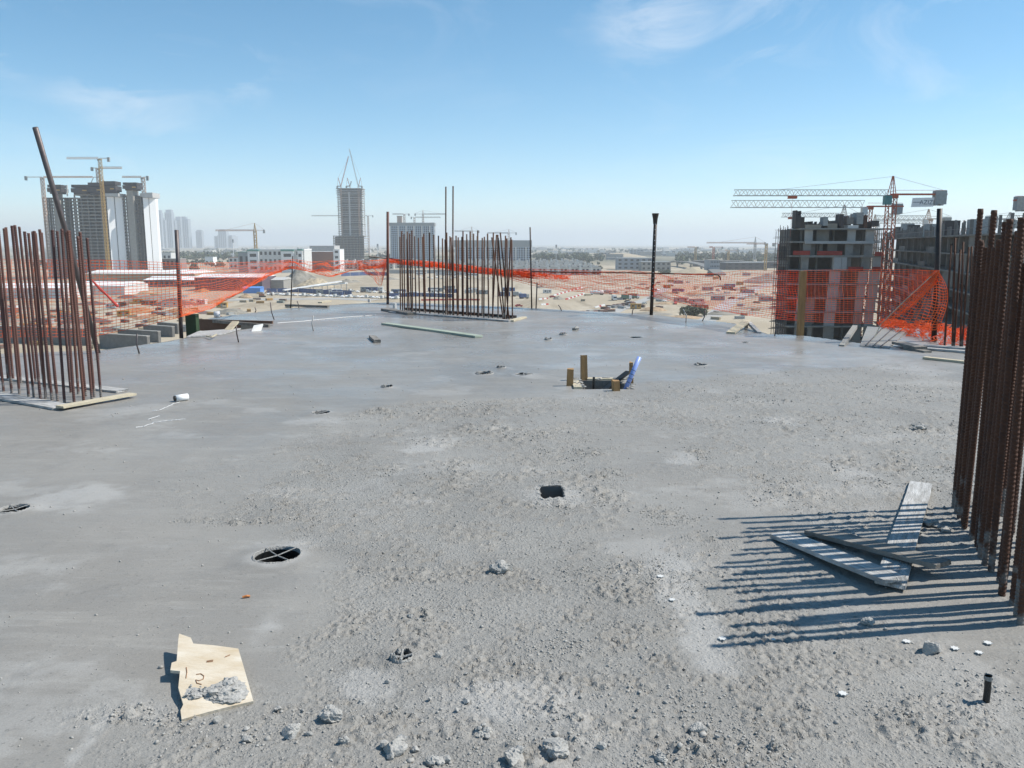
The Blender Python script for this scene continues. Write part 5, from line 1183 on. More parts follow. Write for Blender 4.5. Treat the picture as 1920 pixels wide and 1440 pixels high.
crane('yellowish crane standing over the white school', 478, 1150, 433, 404, 497, GZ, 418, M_CYEL, M_CPINK, 3.2, 1.6, .5, 1.5, cab=M_CW, zig=.8)
for lb, um, Y, vj, ut, uc, ap in (('yellow crane beyond the flyover, nearest the perforated post', 1304.5, 1500, 464, 1289, 1310, None), ('red crane beyond the flyover', 1338, 1450, 464, 1330, 1356, None), ('yellow crane beyond the flyover with a hooked counter-jib', 1366, 1450, 470, 1360, 1386, None),
                                  ('taller grey crane beyond the flyover with a long thin jib', 1416, 1250, 456, 1325, 1436, 444), ('yellow crane close to the half-built frame', 1437, 1150, 458, 1400, 1440, None), ('crane with a red counterweight peeping from behind the scaffold', 1462, 900, 458, 1500, 1448, None)):
    crane(lb, um, Y, vj, ut, uc, GZ, ap, M_CYEL if 'yellow' in lb else (M_CRED if 'red' in lb else M_CGREY), M_CPINK if 'red' not in lb else M_CRED, 2.6, 1.5, .45, 1.1, cab=M_CW, zig=.7)

# ================================================================== LOW BUILDINGS
def house_box(name, label, cat, p, w, d, h, rz, wall, roof, rows=1, cols=0, group=None, gable=0.0, parapet=.6, door=True):
    """walls, roof and windows of one plain building; p is the middle of its front on the ground"""
    t = empty(name, p, rz); tag(t, label, cat, group)
    m = MB(); m.box(-w / 2, w / 2, 0, d, 0, h); wl = m.build('wall', wall, t)
    m = MB()
    if gable: m.add([(-w / 2 - .4, -.4, h + .02), (w / 2 + .4, -.4, h + .02), (w / 2 + .4, d + .4, h + .02), (-w / 2 - .4, d + .4, h + .02), (-w / 2 - .4, d / 2, h + gable), (w / 2 + .4, d / 2, h + gable)], [(0, 1, 5, 4), (2, 3, 4, 5), (1, 2, 5), (3, 0, 4), (3, 2, 1, 0)])
    else: m.box(-w / 2 - .25, w / 2 + .25, -.25, d + .25, h - .05, h + parapet)
    m.build('roof', roof, t)
    for r_ in range(rows):
        for c in range(cols):
            x = -w / 2 + w * (c + .5) / cols; z = h * (r_ + .35) / rows; ww, wh = w / cols * .5, h / rows * .45
            m = MB(); m.box(x - ww / 2, x + ww / 2, -.08, .05, z, z + wh); m.build('window', M_GLASS, wl)
    return t
def hb(label, u0, u1, vt, vb, depth, wall, roof, **kw):
    """placed by its outline in the photograph: base row vb gives the distance"""
    a = G(u0, vb); b = G(u1, vb); h = atY((u0 + u1) / 2, vt, a.y).z - GZ
    return house_box(kw.pop('name', 'building'), label, kw.pop('cat', 'building'), ((a.x + b.x) / 2, a.y, GZ), b.x - a.x, depth, max(1.5, h), kw.pop('rz', 0), wall, roof, **kw)
t = hb('white school with green roof trim beside the brown hall', 470, 572, 469, 511, 40, M_WHITED, M_WHITE, rows=3, cols=12, parapet=1.5)
for x, w, h in ((-30, 14, 33), (14, 16, 33), (30, 6, 34)):
    m = MB(); m.box(x - w / 2, x + w / 2, -3, -.3, 0, h * .82); m.build('bay', M_WHITE, t); m = MB(); m.box(x - w / 2 - .4, x + w / 2 + .4, -3.4, 4, h * .82, h * .82 + 2.2); m.build('green_roof', M_TEAL, t)
    for k in range(3):
        m = MB(); m.box(x - w * .3, x + w * .3, -3.1, -2.95, 4 + 8 * k, 8 + 8 * k); m.build('window', M_GLASS, t)
hb('grey windowless hall adjoining the white school', 448, 470, 473, 511, 30, M_CW, M_TEAL, rows=1, cols=2)
hb('brown hall with a white roof box beside the white school', 569, 626, 472, 508, 45, M_BROWN, M_WHITED, parapet=.3)
hb('white roof box standing up behind the brown hall', 582, 628, 461, 504, 40, M_CONCL, M_WHITE, parapet=.3)
hb('narrow white stair block at the end of the brown hall', 626, 638, 468, 508, 30, M_WHITE, M_WHITE, rows=4, cols=1)
hb('long low-rise with two window rows under the wide tower shell', 150, 212, 488, 518, 18, M_CONC, M_WHITED, rows=2, cols=9)
hb('long grey-brown low-rise at the foot of the clad tower', 228, 336, 486, 518, 24, mat('mauve_render', (.26, .20, .185), .85), M_CONC, rows=2, cols=14)
hb('white site office with a ribbon window below the clad tower', 236, 280, 469, 500, 16, M_WHITE, M_WHITE, rows=2, cols=8)
hb('dark shed below the yellow-masted crane', 192, 238, 472, 503, 20, M_FORM, M_CW, parapet=.4)
hb('long white podium hoarding behind the plank-framed cage', 84, 192, 472, 498, 20, M_WHITED, M_WHITE, parapet=.5)
hb('low pale yard building beyond the scaffold tube post', 290, 322, 474, 500, 20, M_WHITED, M_CW, rows=1, cols=4)
hb('long white-roofed warehouse behind the scaffold tube post', 160, 366, 513, 527, 60, M_SAND, M_WHITE, gable=3.0)
hb('white-roofed shed with a red-brown wall', 270, 366, 525, 538, 40, mat('mauve_wall', (.22, .15, .15), .85), M_WHITE, gable=2.5, rows=1, cols=10)
hb('white-roofed shed nearest the plank-framed cage', 118, 234, 536, 553, 40, M_WHITED, M_WHITE, gable=2.5)
hb('white-roofed shed behind the plank-framed cage', -40, 120, 540, 560, 40, M_WHITED, M_WHITE, gable=2.5)
hb('dark open-fronted shed with a bright roof under the drooping net band', 366, 492, 520, 545, 40, mat('mauve_shade', (.10, .07, .09), .9), M_WHITE, gable=2.0, rows=2, cols=16)  # solid front wall; the open bay's shade is in its dark colour
hb('grey gable-ended store at the foot of the spoil heap', 492, 532, 525, 542, 30, M_CONC, M_CONCL, gable=1.8)
hb('bright blue cabin roof beside the digger', 456, 488, 540, 550, 10, M_SKYB, M_SKYB, gable=1.0)
hb('low white row house with pink roofs behind the orange net', 430, 470, 483, 505, 20, M_WHITED, M_BROWN, rows=2, cols=5)
hb('low white house at the road by the tree belt', 385, 400, 482, 497, 20, M_WHITE, M_CW)
for i, (u, v, w, h, mt, rf, lb) in enumerate(((1085, 478, 70, 9, M_FARB, M_CW, 'dark villa compound behind the tree belt'), (1145, 482, 60, 12, M_FARB, M_CONC, 'dark slab-roofed hall beyond the villas'), (1190, 506, 50, 16, M_FARB, M_CW, 'blue-grey building with a bright panel beside the perforated post'), (1230, 508, 40, 12, M_CONC, M_CW, 'grey building beside the perforated post'),
        (1245, 479, 120, 14, M_WHITED, M_WHITE, 'long white warehouse beyond the flyover'), (1200, 477, 70, 16, M_FARB, M_CONC, 'hazy grey warehouse left of the long white one'), (1030, 484, 40, 8, M_WHITED, M_WHITE, 'low white house between trees behind the villas'), (1340, 512, 12, 16, M_FARB, M_CONC, 'pale concrete pier block by the road'),
        (1400, 506, 60, 10, M_FORM, M_CW, 'dark works shed beyond the flyover'), (1350, 500, 80, 9, M_FORM, M_CONCD, 'long dark works shed behind the pier block'), (1440, 503, 70, 9, M_FORM, M_CONCD, 'dark works shed beside the scaffolded flank'), (1315, 483, 60, 7, M_WHITED, M_WHITE, 'small white store in the trees beyond the flyover'))):
    p = G(u, v); house_box('building', lb, 'building', (p.x, p.y, GZ), w, 30, h, rnd.uniform(-.1, .1), mt, rf, rows=max(1, int(h / 5)), cols=6)
# terraced villas
def villa():
    t = empty('villa', (0, 0, 0)); tag(t, 'flat-roofed beige terraced villa in the rows before the hotel blocks', 'villa', 'terraced villas')
    m = MB(); m.box(-6.5, 6.5, 0, 14, 0, 8.5); vw_ = m.build('wall', M_VILLA, t)
    m = MB(); m.box(-6.7, 6.7, -.2, 14.2, 8.5, 9.0); vr_ = m.build('roof', M_ROOFG, t)
    m = MB(); m.box(-6.9, -4.4, -1.2, 3.5, 0, 12.5); m.build('stair_tower', M_WHITED, t)
    m = MB(); m.box(-2, 3.5, 6, 11, 9.0, 11.2); m.build('roof_room', M_VILLA, vr_)
    for x, z in ((-1.8, 1.2), (2.8, 1.2), (-1.8, 5.0), (2.8, 5.0)):
        m = MB(); m.box(x - 1.3, x + 1.3, -.1, .05, z, z + 2.2); m.build('window', M_GLASS, vw_)
    m = MB(); m.box(-4.2, 6.4, -1.6, -.02, 3.9, 4.2); m.build('balcony', M_CONCD, t)
    return t
V0 = villa(); first = True
for r_, (v, ua, ub, n) in enumerate(((515.5, 935, 1117, 10), (509, 905, 1105, 12), (503, 730, 1090, 20), (499, 740, 1080, 18), (504.5, 640, 730, 7), (501, 600, 730, 10))):
    for k in range(n):
        u = ua + (ub - ua) * k / (n - 1); p = G(u, v + rnd.uniform(-.2, .2)); o = V0 if first else copy_tree(V0); first = False
        o.location = (p.x, p.y, GZ); o.rotation_euler = (0, 0, rnd.choice((0, 0, .06)))
# flyover
t = empty('flyover', G(1290, 510)); tag(t, 'curving grey flyover on piers beyond the drooping net', 'flyover'); A = t.location; pts = []
fly = [(1215, 497, 0), (1245, 497.5, 4), (1270, 499.5, 7), (1295, 503, 8), (1315, 507, 7), (1335, 511, 4), (1350, 516, 0)]
P = [G(u, v) for u, v, _ in fly]; P = [Vector((p.x, p.y, 0)) for p in P]
m = MB()
for i in range(len(P) - 1):
    a, b = P[i] - Vector((A.x, A.y, 0)), P[i + 1] - Vector((A.x, A.y, 0)); a.z, b.z = fly[i][2] + 1, fly[i + 1][2] + 1; m.bar(a, b, 14, 1.6)
m.build('deck', M_CONCD, t)
for i in (1, 2, 3, 4, 5):
    a = P[i] - Vector((A.x, A.y, 0)); m = MB(); m.cbox((a.x, a.y, fly[i][2] / 2), (2.5, 2.5, fly[i][2] + .4)); m.build('pier', M_CONC, t)
# far city on the horizon
for i, (u0, u1, vt, lb) in enumerate(((293, 305, 394, 'first hazy skyscraper of the far skyline, beside the clad tower'), (304, 312, 408, 'short stepped block between the two tallest far skyscrapers'), (312, 325, 393, 'hazy skyscraper with a stepped shoulder in the far skyline'), (323, 331, 409, 'slim hazy block leaning on the stepped skyscraper'),
                                      (330, 341, 406, 'narrow flat-topped far block, left of a matching pair'), (341, 355, 406, 'wide flat-topped far block of the matching pair'), (368, 379, 431, 'lone low far block beyond the matching pair'), (410, 425, 430, 'far slab block beyond the yellowish crane'), (402, 436, 441, 'far low podium round the slab block'))):
    Y = 7000.0 + 37 * i; z = atY((u0 + u1) / 2, vt, Y).z - GZ; x0, x1 = XU(u0, Y, 0), XU(u1, Y, 0); t = empty('skyscraper', ((x0 + x1) / 2, Y, GZ)); tag(t, lb, 'skyscraper'); w = x1 - x0
    m = MB(); m.box(-w / 2, w / 2, 0, w, 0, z * .93); m.build('shaft', M_FARB, t)
    m = MB(); m.box(-w * .36, w * (.2 if i % 2 else .45), w * .1, w * .8, z * .93, z); m.build('crown', M_FARB, t)
    for k in range(4):
        m = MB(); m.box(-w / 2 + w * k / 4 + w * .06, -w / 2 + w * k / 4 + w * .19, -1, -.1, 8, z * .9); m.build('window_strip', M_GLASS, t)
for i in range(150):       # scattered low houses and sheds far off
    Y = rnd.uniform(1900, 6500); u = rnd.choice((rnd.uniform(1000, 1480), rnd.uniform(380, 1480), rnd.uniform(-100, 480))); w = rnd.uniform(14, 60) * (1 + Y / 9000); h = rnd.uniform(4, 13); p = Vector((XU(u, Y, GZ), Y, GZ)); m = MB()
    m.box(-w / 2, w / 2, 0, w * .6, 0, h); m.box(-w / 2 - .5, w / 2 + .5, -.5, w * .6 + .5, h, h + .8)
    if rnd.random() < .4: m.box(-w * .2, w * .1, w * .1, w * .3, h + .8, h + 4)
    tag(m.build('far_house', rnd.choice((M_WHITED, M_VILLA, M_CONCL, M_FARB, M_CONC)), None, loc=p), 'tiny low house far off in the hazy plain', 'house', 'far houses')
for i, (u, v0, v1, Y, lb) in enumerate(((437, 452, 487, 1500, 'white floodlight mast beside the tree belt, near the white school'), (708, 461, 492, 1350, 'white floodlight mast between the tall grey tower shell and the hotel'), (1043, 462, 490, 1500, 'white floodlight mast behind the villas'))):
    p = Vector((XU(u, Y, 0), Y, GZ)); t = empty('floodlight_mast', p); tag(t, lb, 'mast'); z = atY(u, v0, Y).z - GZ; m = MB(); m.bar((0, 0, 0), (0, 0, z), .9); m.build('pole', M_WHITE, t); m = MB(); m.cbox((0, 0, z), (2.6, .8, 6)); m.build('lamp_frame', M_CW, t)

# ================================================================== TREES AND SHRUBS
def leaf_mass(name, label, cat, pts, material, kind='stuff', leaf=1.6, per=26, parent=None, loc=None):
    """clumps of small leaf faces through the volume of each crown; pts: x, y, z, radius, height"""
    V, Q = [], []
    for x, y, z, r, h in pts:
        d = rs.normal(size=(per, 3)); d /= np.linalg.norm(d, axis=1)[:, None]; d *= (rs.rand(per, 1) ** .4) * np.array([r, r, h / 2]); d += np.array([x, y, z + h * .55])
        a = rs.normal(size=(per, 3)); a /= np.linalg.norm(a, axis=1)[:, None]; b = np.cross(a, rs.normal(size=(per, 3))); b /= np.linalg.norm(b, axis=1)[:, None]; s = leaf * (.6 + .8 * rs.rand(per, 1))
        k = len(V) * 4 * per if False else sum(len(q) for q in V); q = np.stack([d - a * s - b * s * .7, d + a * s - b * s * .7, d + a * s + b * s * .7, d - a * s + b * s * .7], 1).reshape(-1, 3)
        V.append(q); Q.append(np.arange(per * 4).reshape(-1, 4) + k)
    V = np.concatenate(V); Q = np.concatenate(Q); m = MB(); m.v = [tuple(p) for p in V]; m.f = [tuple(int(i) for i in q) for q in Q]
    o = m.build(name, material, parent, loc=loc)
    return tag(o, label, cat, kind=kind) if label else o
for lb, ua, ub, Ya, Yb, n, h in (('dark dusty tree belt beyond the yellowish crane', 300, 575, 1900, 2600, 420, 13), ('dark tree belt behind the villa rows', 1000, 1132, 1750, 2300, 220, 12), ('hazy wood beyond the flyover cranes', 1270, 1480, 1500, 2500, 260, 13),
                             ('scrubby trees round the foot of the hotel and tower', 640, 760, 1650, 2400, 150, 10), ('low garden trees among the villas', 930, 1130, 1020, 1600, 110, 6), ('distant grey-green tree line on the plain', 380, 1500, 2800, 5200, 420, 12), ('trees along the road behind the low-rises', 60, 480, 1150, 1700, 160, 8)):
    pts = []
    for i in range(n):
        Y = rnd.uniform(Ya, Yb); u = rnd.uniform(ua, ub); c = .5 + .5 * math.sin(u * .11 + Y * .004)
        if rnd.random() > .35 + .65 * c: continue
        s = rnd.uniform(.5, 1.2); pts.append((XU(u, Y, GZ), Y, GZ, h * .55 * s, h * s))
    leaf_mass('tree_belt', lb, 'trees', pts, M_FOL, leaf=1.7 if Ya < 1400 else 2.4, per=24)
def bush(u, v, r, h, label, mt=M_FOLN):
    p = G(u, v); t = empty('bush', p); tag(t, label, 'bush'); m = MB()
    for k in range(7):
        a = rnd.uniform(0, 6.28); m.tube([(0, 0, 0), (r * .3 * math.cos(a), r * .3 * math.sin(a), h * .4), (r * .7 * math.cos(a), r * .7 * math.sin(a), h * .8)], [.15, .1, .05], 5)
    m.build('stem', M_SOIL, t)
    leaf_mass('foliage', None, None, [(rnd.gauss(0, r * .5), rnd.gauss(0, r * .5), 0, r * .5, h * rnd.uniform(.6, 1.1)) for k in range(16)], mt, leaf=.45, per=60, parent=t)
bush(1303, 592, 4.5, 5, 'grey-green bush beside the pale road below the slab edge'); bush(1293, 586, 3, 3.5, 'smaller dry bush next to the grey-green one')
bush(548, 533, 5, 6, 'dusty bush at the foot of the spoil heap'); bush(1048, 486, 9, 12, 'dark round tree among the villa roofs', M_FOL); bush(1250, 514, 6, 6, 'shrub by the flyover ramp', M_FOL)

# ================================================================== SPOIL HEAPS, YARDS, VEHICLES
def heap(u, v, w, d, h, label, material, seed, cat='heap', name='spoil_heap'):
    p = G(u, v); n = 34; X, Yg = np.meshgrid(np.linspace(-1, 1, n), np.linspace(-1, 1, n)); R = np.hypot(X, Yg)
    z = np.clip(1 - R, 0, 1) ** .8 * (.55 + .9 * fbm(X * 2.3 + seed, Yg * 2.3, seed, 5)) * h + (fbm(X * 9, Yg * 9, seed + 3, 3) - .5) * h * .18 * np.clip(1.1 - R, 0, 1); z = np.where(R >= .98, -.3, z)
    m = MB(); m.v = [(a * w / 2, b * d / 2, c) for a, b, c in zip(X.ravel(), Yg.ravel(), z.ravel())]; m.f = [(j * n + i, j * n + i + 1, (j + 1) * n + i + 1, (j + 1) * n + i) for j in range(n - 1) for i in range(n - 1)]
    return tag(m.build(name, material, None, False, loc=p), label, cat)
heap(562, 536, 46, 40, 15, 'big grey-brown spoil heap beside the gable-ended store', M_SOIL, 2)
heap(590, 538, 34, 30, 9, 'lower sandy shoulder of the big spoil heap', M_SAND, 3)
heap(650, 530, 16, 14, 3.2, 'small sand mound on the sand flat', M_SOIL, 4); heap(664, 529, 14, 12, 2.2, 'second small mound on the sand flat', M_SOIL, 5); heap(732, 524, 20, 12, 2.5, 'flat sand mound beside the rusty corner post', M_SOIL, 6)
heap(1015, 540, 9, 8, 2.2, 'little sand pile behind the striped barriers', M_SOIL, 7); heap(1047, 561, 8, 8, 2.4, 'pile of spoil between the barriers', M_SOIL, 8); heap(1160, 482, 160, 60, 14, 'long pale sand ridge beyond the dark hall', M_SAND, 9)
heap(1300, 512, 60, 40, 7, 'sandy ramp under the flyover', M_SAND, 10); heap(1385, 492, 150, 50, 6, 'sand strip before the hazy wood', M_SAND, 12); heap(1240, 560, 20, 16, 4, 'rusty earth heap behind the perforated post', M_SOIL, 13)
heap(1440, 530, 50, 40, 10, 'earth bank beside the half-built frame', M_SOIL, 14); heap(295, 566, 44, 26, 6, 'heap of mixed rubble in the storage yard', M_SOIL, 15); heap(330, 572, 30, 20, 4, 'flatter heap of scrap steel in the storage yard', mat('scrap_brown', (.12, .08, .07), .9, var=.5, scale=.8), 16)
heap(520, 592, 26, 12, 2.2, 'rust-coloured rubble line under the slab edge', mat('rust_rubble', (.22, .10, .06), .9, var=.5, scale=.5), 17); heap(432, 588, 20, 12, 3.5, 'dry brush heap at the yard corner', M_SOIL, 18)

YARDM = [M_SOIL, mat('orange_brown_fill', (.34, .17, .08), .95, var=.5, scale=.5), mat('scrap_brown', (.12, .08, .07), .9), mat('tan_rubble', (.38, .27, .17), .95, var=.45, scale=.6)]
YARDN = ['grey-brown', 'orange-brown', 'dark brown', 'tan']
for k in range(44):
    u = rnd.uniform(-70, 500); v = rnd.uniform(556, 636) - max(0, u - 180) * .10; q = rnd.choice((0, 1, 1, 2, 3, 3)); w = rnd.uniform(8, 26)
    o = heap(u, v, w, w * rnd.uniform(.5, .9), rnd.uniform(1.0, 3.2), YARDN[q] + ' heap of rubble and offcuts in the storage yard', YARDM[q], 60 + k, name='rubble_heap'); o['group'] = YARDN[q] + ' heaps in the storage yard'
for k in range(26):
    u = rnd.uniform(1200, 1470); v = rnd.uniform(522, 596); q = rnd.choice((0, 0, 2, 3, 3)); w = rnd.uniform(8, 30)
    o = heap(u, v, w, w * rnd.uniform(.4, .8), rnd.uniform(.8, 2.6), YARDN[q] + ' heap of earth and scrap below the right slab edge', YARDM[q], 120 + k, name='rubble_heap'); o['group'] = YARDN[q] + ' heaps below the right edge'
def wheel(m, x, y, r, w): m.tube([(x, y - w / 2, r), (x, y + w / 2, r)], r, 9)
def car(paint, kind='car'):
    t = empty('parked_car' if kind == 'car' else 'parked_van', (0, 0, 0)); m = MB()
    prof = [(-2.2, .35), (2.2, .35), (2.25, .75), (1.25, .95), (.55, 1.45), (-1.2, 1.45), (-1.9, 1.0), (-2.25, .9)] if kind == 'car' else [(-2.5, .4), (2.5, .4), (2.55, 1.0), (1.9, 1.25), (1.4, 2.15), (-2.5, 2.2)]
    n = len(prof); vs = [(x, -.88, z) for x, z in prof] + [(x, .88, z) for x, z in prof]
    m.add(vs, [tuple(range(n)), tuple(reversed(range(n, 2 * n)))] + [(i, n + i, n + (i + 1) % n, (i + 1) % n) for i in range(n)]); m.build('body', paint, t)
    for s in (-1, 1):
        m = MB()
        if kind == 'car': q = [(1.05, .98), (.5, 1.38), (-1.1, 1.38), (-1.6, 1.0)]
        else: q = [(1.75, 1.3), (1.3, 2.0), (.3, 2.0), (.3, 1.3)]
        m.add([(x, s * .89, z) for x, z in q] + [(x, s * .87, z) for x, z in q], [(0, 1, 2, 3), (7, 6, 5, 4)]); m.build('side_window', M_GLASS, t)
    for x in (-1.4, 1.4):
        for s in (-1, 1): m = MB(); wheel(m, x, s * .8, .34, .22); m.build('wheel', M_TYRE, t)
    return t
def truck(paint, cargo, long=True, cname='cargo_box'):
    t = empty('parked_truck', (0, 0, 0)); L_ = 7.5 if long else 4.5
    m = MB(); m.cbox((L_ / 2 + 1.1, 0, 1.75), (2.0, 2.4, 2.5), 0, .93); m.build('cab', paint, t); m = MB(); m.box(L_ / 2 + 2.1, L_ / 2 + 2.15, -1, 1, 1.7, 2.6); m.build('windscreen', M_GLASS, t)
    m = MB(); m.box(-L_ / 2, L_ / 2 + 1.9, -.5, .5, .6, .95); m.build('chassis', M_TYRE, t); m = MB()
    if cname == 'tank': m.tube([(-L_ / 2, 0, 2.1), (-L_ / 2 + .4, 0, 2.1), (L_ / 2 - .5, 0, 2.1), (L_ / 2 - .1, 0, 2.1)], [.8, 1.25, 1.25, .8], 14)
    elif cname == 'drum': m.tube([(-L_ / 2, 0, 2.5), (-L_ / 2 + 1.5, 0, 2.4), (0, 0, 2.2), (L_ / 2 - .2, 0, 1.9)], [.5, 1.1, 1.25, .7], 12)
    else: m.box(-L_ / 2, L_ / 2 - .1, -1.25, 1.25, 1.0, 3.4)
    m.build(cname, cargo, t, cname != 'cargo_box')
    for x in (-L_ / 2 + .8, -L_ / 2 + 2.0, L_ / 2 + 1.0):
        for s in (-1, 1): m = MB(); wheel(m, x, s * 1.05, .5, .35); m.build('wheel', M_TYRE, t)
    return t
PROTO = {}
def place(kind, key, u, v, rz, label, group=None, cat=None):
    p = G(u, v)
    if key not in PROTO: o = PROTO[key] = kind()
    else: o = copy_tree(PROTO[key])
    o.location = p; o.rotation_euler = (0, 0, rz); return tag(o, label, cat or 'vehicle', group)
cw = lambda: car(M_WHITE); cg = lambda: car(M_CW); cd = lambda: car(M_FORM); vw = lambda: car(M_WHITED, 'van'); cr = lambda: car(M_REDM)
for k in range(34):
    place((cw, vw, cg, cw)[k % 4], ('cw', 'vw', 'cg', 'cw')[k % 4], 505 + 7.3 * k + rnd.uniform(-1, 1), 553 + .23 * k + rnd.uniform(-.4, .4), rnd.choice((1.2, 1.35, 1.5)), ('white car', 'grey-white van', 'grey car', 'white car')[k % 4] + ' in the long front row of the truck park', ('white car', 'grey-white van', 'grey car', 'white car')[k % 4] + 's in the front parking row')
for k in range(30):
    place((cg, cw, cd, vw)[k % 4], ('cg', 'cw', 'cd', 'vw')[k % 4], 600 + 8.0 * k + rnd.uniform(-1.5, 1.5), 545.5 + .28 * k + rnd.uniform(-.5, .5), rnd.uniform(.9, 1.8), ('grey car', 'white car', 'black car', 'grey-white van')[k % 4] + ' in the jumbled rear row of the truck park', ('grey car', 'white car', 'black car', 'grey-white van')[k % 4] + 's in the rear parking row')
for k in range(20):
    place((cw, cg, cw)[k % 3], ('cw', 'cg', 'cw')[k % 3], 768 + 8.6 * k + rnd.uniform(-2, 2), 521 + (k % 2) * 2.2, rnd.uniform(1.2, 1.9), ('white car', 'grey car', 'white car')[k % 3] + ' on the sand beyond the long cage', ('white car', 'grey car', 'white car')[k % 3] + 's on the sand flat')
def bus():
    t = empty('parked_bus', (0, 0, 0)); m = MB(); m.box(-6, 6, -1.25, 1.25, .5, 3.2); m.build('body', M_WHITE, t); m = MB(); m.box(-5.6, 5.8, -1.28, 1.28, 1.7, 2.6); m.build('window_band', M_GLASS, t)
    for x in (-4, 4):
        for s in (-1, 1): m = MB(); wheel(m, x, s * 1.1, .5, .35); m.build('wheel', M_TYRE, t)
    return t
for k, (u, v) in enumerate(((826, 517), (846, 517.5), (866, 517), (886, 518), (790, 516))): place(bus, 'bus', u, v, .05, 'white bus parked behind the sand flat cars', 'parked buses', 'bus')
place(lambda: truck(M_WHITE, M_WHITE, True, 'tank'), 'tank', 1122, 553, math.pi, 'white tanker truck on the sand with a clean barrel', None, 'truck')
place(lambda: truck(M_WHITED, M_CONCL, True, 'drum'), 'drum', 1139, 552, math.pi, 'pale mixer truck parked behind the white tanker', None, 'truck')
for k, (u, v, lb) in enumerate(((1151, 563, 'white-fronted truck nearest the tanker'), (1172, 562, 'box truck beside the pale road with a green load'), (1187, 560, 'second green-loaded truck beside the pale road'))):
    place((lambda: truck(M_WHITE, M_WHITED, False)) if k == 0 else (lambda: truck(M_WHITED, mat('green_load', (.06, .12, .09), .7), False)), 'tA' if k == 0 else 'tB', u, v, -1.5 if k == 0 else .3, lb, None, 'truck')
place(cd, 'cd', 1177, 567, .5, 'black car parked beside the pale road', None, 'car'); place(cr, 'cr', 1036, 558, .1, 'red car among the striped barriers', None, 'car'); place(cr, 'cr', 973, 575, .2, 'red car close under the slab edge', None, 'car')
place(lambda: truck(M_CW, M_BLUEB, False), 'tC', 980, 560, .4, 'blue truck beside the end of the long cage', None, 'truck'); place(lambda: truck(M_WHITE, M_CW, False), 'tD', 966, 556, .1, 'grey truck beside the end of the long cage', None, 'truck')
def cabin(paint, roof, L_=6.0):
    t = empty('site_cabin', (0, 0, 0)); m = MB(); m.box(-L_ / 2, L_ / 2, -1.3, 1.3, .15, 2.8); m.build('wall', paint, t); m = MB(); m.box(-L_ / 2 - .1, L_ / 2 + .1, -1.4, 1.4, 2.8, 3.0); m.build('roof', roof, t)
    for x in (-L_ * .28, L_ * .28): m = MB(); m.box(x - .5, x + .5, -1.34, -1.28, 1.3, 2.2); m.build('window', M_GLASS, t)
    m = MB(); m.box(-.45, .45, -1.34, -1.28, .2, 2.2); m.build('door', M_CW, t); return t
place(lambda: cabin(M_WHITED, M_WHITE), 'cabW', 1026, 550, .2, 'lone pale site cabin on the sand before the barriers', None, 'cabin')
CABN = ('white-walled site cabin', 'dark blue container', 'grey container', 'yellow-brown container', 'dull red container', 'bright blue cabin')
CABC = ((lambda: cabin(M_WHITED, M_WHITE), 'cabW'), (lambda: cabin(M_BLUEB, M_CW, 9), 'cabB'), (lambda: cabin(M_CW, M_CONC, 9), 'cabG'), (lambda: cabin(M_YEL, M_YEL, 6), 'cabY'), (lambda: cabin(M_BROWN, M_CONC, 9), 'cabR'), (lambda: cabin(M_SKYB, M_SKYB, 7), 'cabS'))
for k in range(22):
    u = rnd.uniform(1180, 1470); v = rnd.uniform(522, 588) - (u - 1180) * .03; q = rnd.choice((0, 2, 2, 2, 3, 1, 4))
    place(CABC[q][0], CABC[q][1], u, v, rnd.uniform(-.6, .6), CABN[q] + ' in the yard seen through the right-hand nets', CABN[q] + 's behind the nets', 'cabin')
for k in range(20):
    u = rnd.uniform(-60, 420); v = rnd.uniform(558, 612); q = rnd.choice((0, 2, 2, 3, 0, 2, 1, 4))
    place(CABC[q][0], CABC[q][1], u, v, rnd.uniform(-.5, .5), CABN[q] + ' in the storage yard behind the plank-framed cage', CABN[q] + 's in the storage yard', 'cabin')
for k in range(16):
    place((cw, cg, cr, cd)[k % 4], ('cw', 'cg', 'cr', 'cd')[k % 4], rnd.uniform(1200, 1470), rnd.uniform(520, 580), rnd.uniform(0, 3), ('white car', 'grey car', 'red car', 'black car')[k % 4] + ' in the yard seen through the right-hand nets', ('white car', 'grey car', 'red car', 'black car')[k % 4] + 's behind the nets')
for k, (u, v) in enumerate([(rnd.uniform(590, 960), rnd.uniform(540, 556)) for _ in range(22)]):
    place(CABC[k % 3][0], CABC[k % 3][1], u, v, rnd.uniform(-.2, .2), CABN[k % 3] + ' among the vehicles of the truck park', CABN[k % 3] + 's in the truck park', 'cabin')
# hoardings
def hoarding(label, pts, h, material, panel=6.0):
    P = [G(*q) for q in pts]; t = empty('hoarding', P[0]); tag(t, label, 'hoarding')
    for a, b in zip(P[:-1], P[1:]):
        n = max(1, min(40, int((b - a).length / panel)))
        for k in range(n):
            p = a.lerp(b, k / n) - P[0]; q = a.lerp(b, (k + .96) / n) - P[0]; m = MB(); m.bar(p + Vector((0, 0, h / 2)), q + Vector((0, 0, h / 2)), .15, h); m.build('panel', material, t)
hoarding('dark blue hoarding behind the truck park', [(500, 549), (560, 548), (605, 551), (660, 553)], 3.2, M_BLUEB)
hoarding('bright blue hoarding at the edge of the sand flat', [(640, 518), (690, 516), (730, 517)], 4, M_BLUEB, 12)
hoarding('blue hoarding behind the rebar cage', [(728, 557), (790, 556), (850, 558)], 2.6, M_BLUEB)
hoarding('low red barrier run behind the long rebar cage', [(790, 564), (850, 563), (900, 563.5)], 1.1, M_REDM, 3)
hoarding('long grey fence beyond the sand flat', [(730, 513), (870, 512.5), (1000, 516)], 4.5, M_CW, 14)
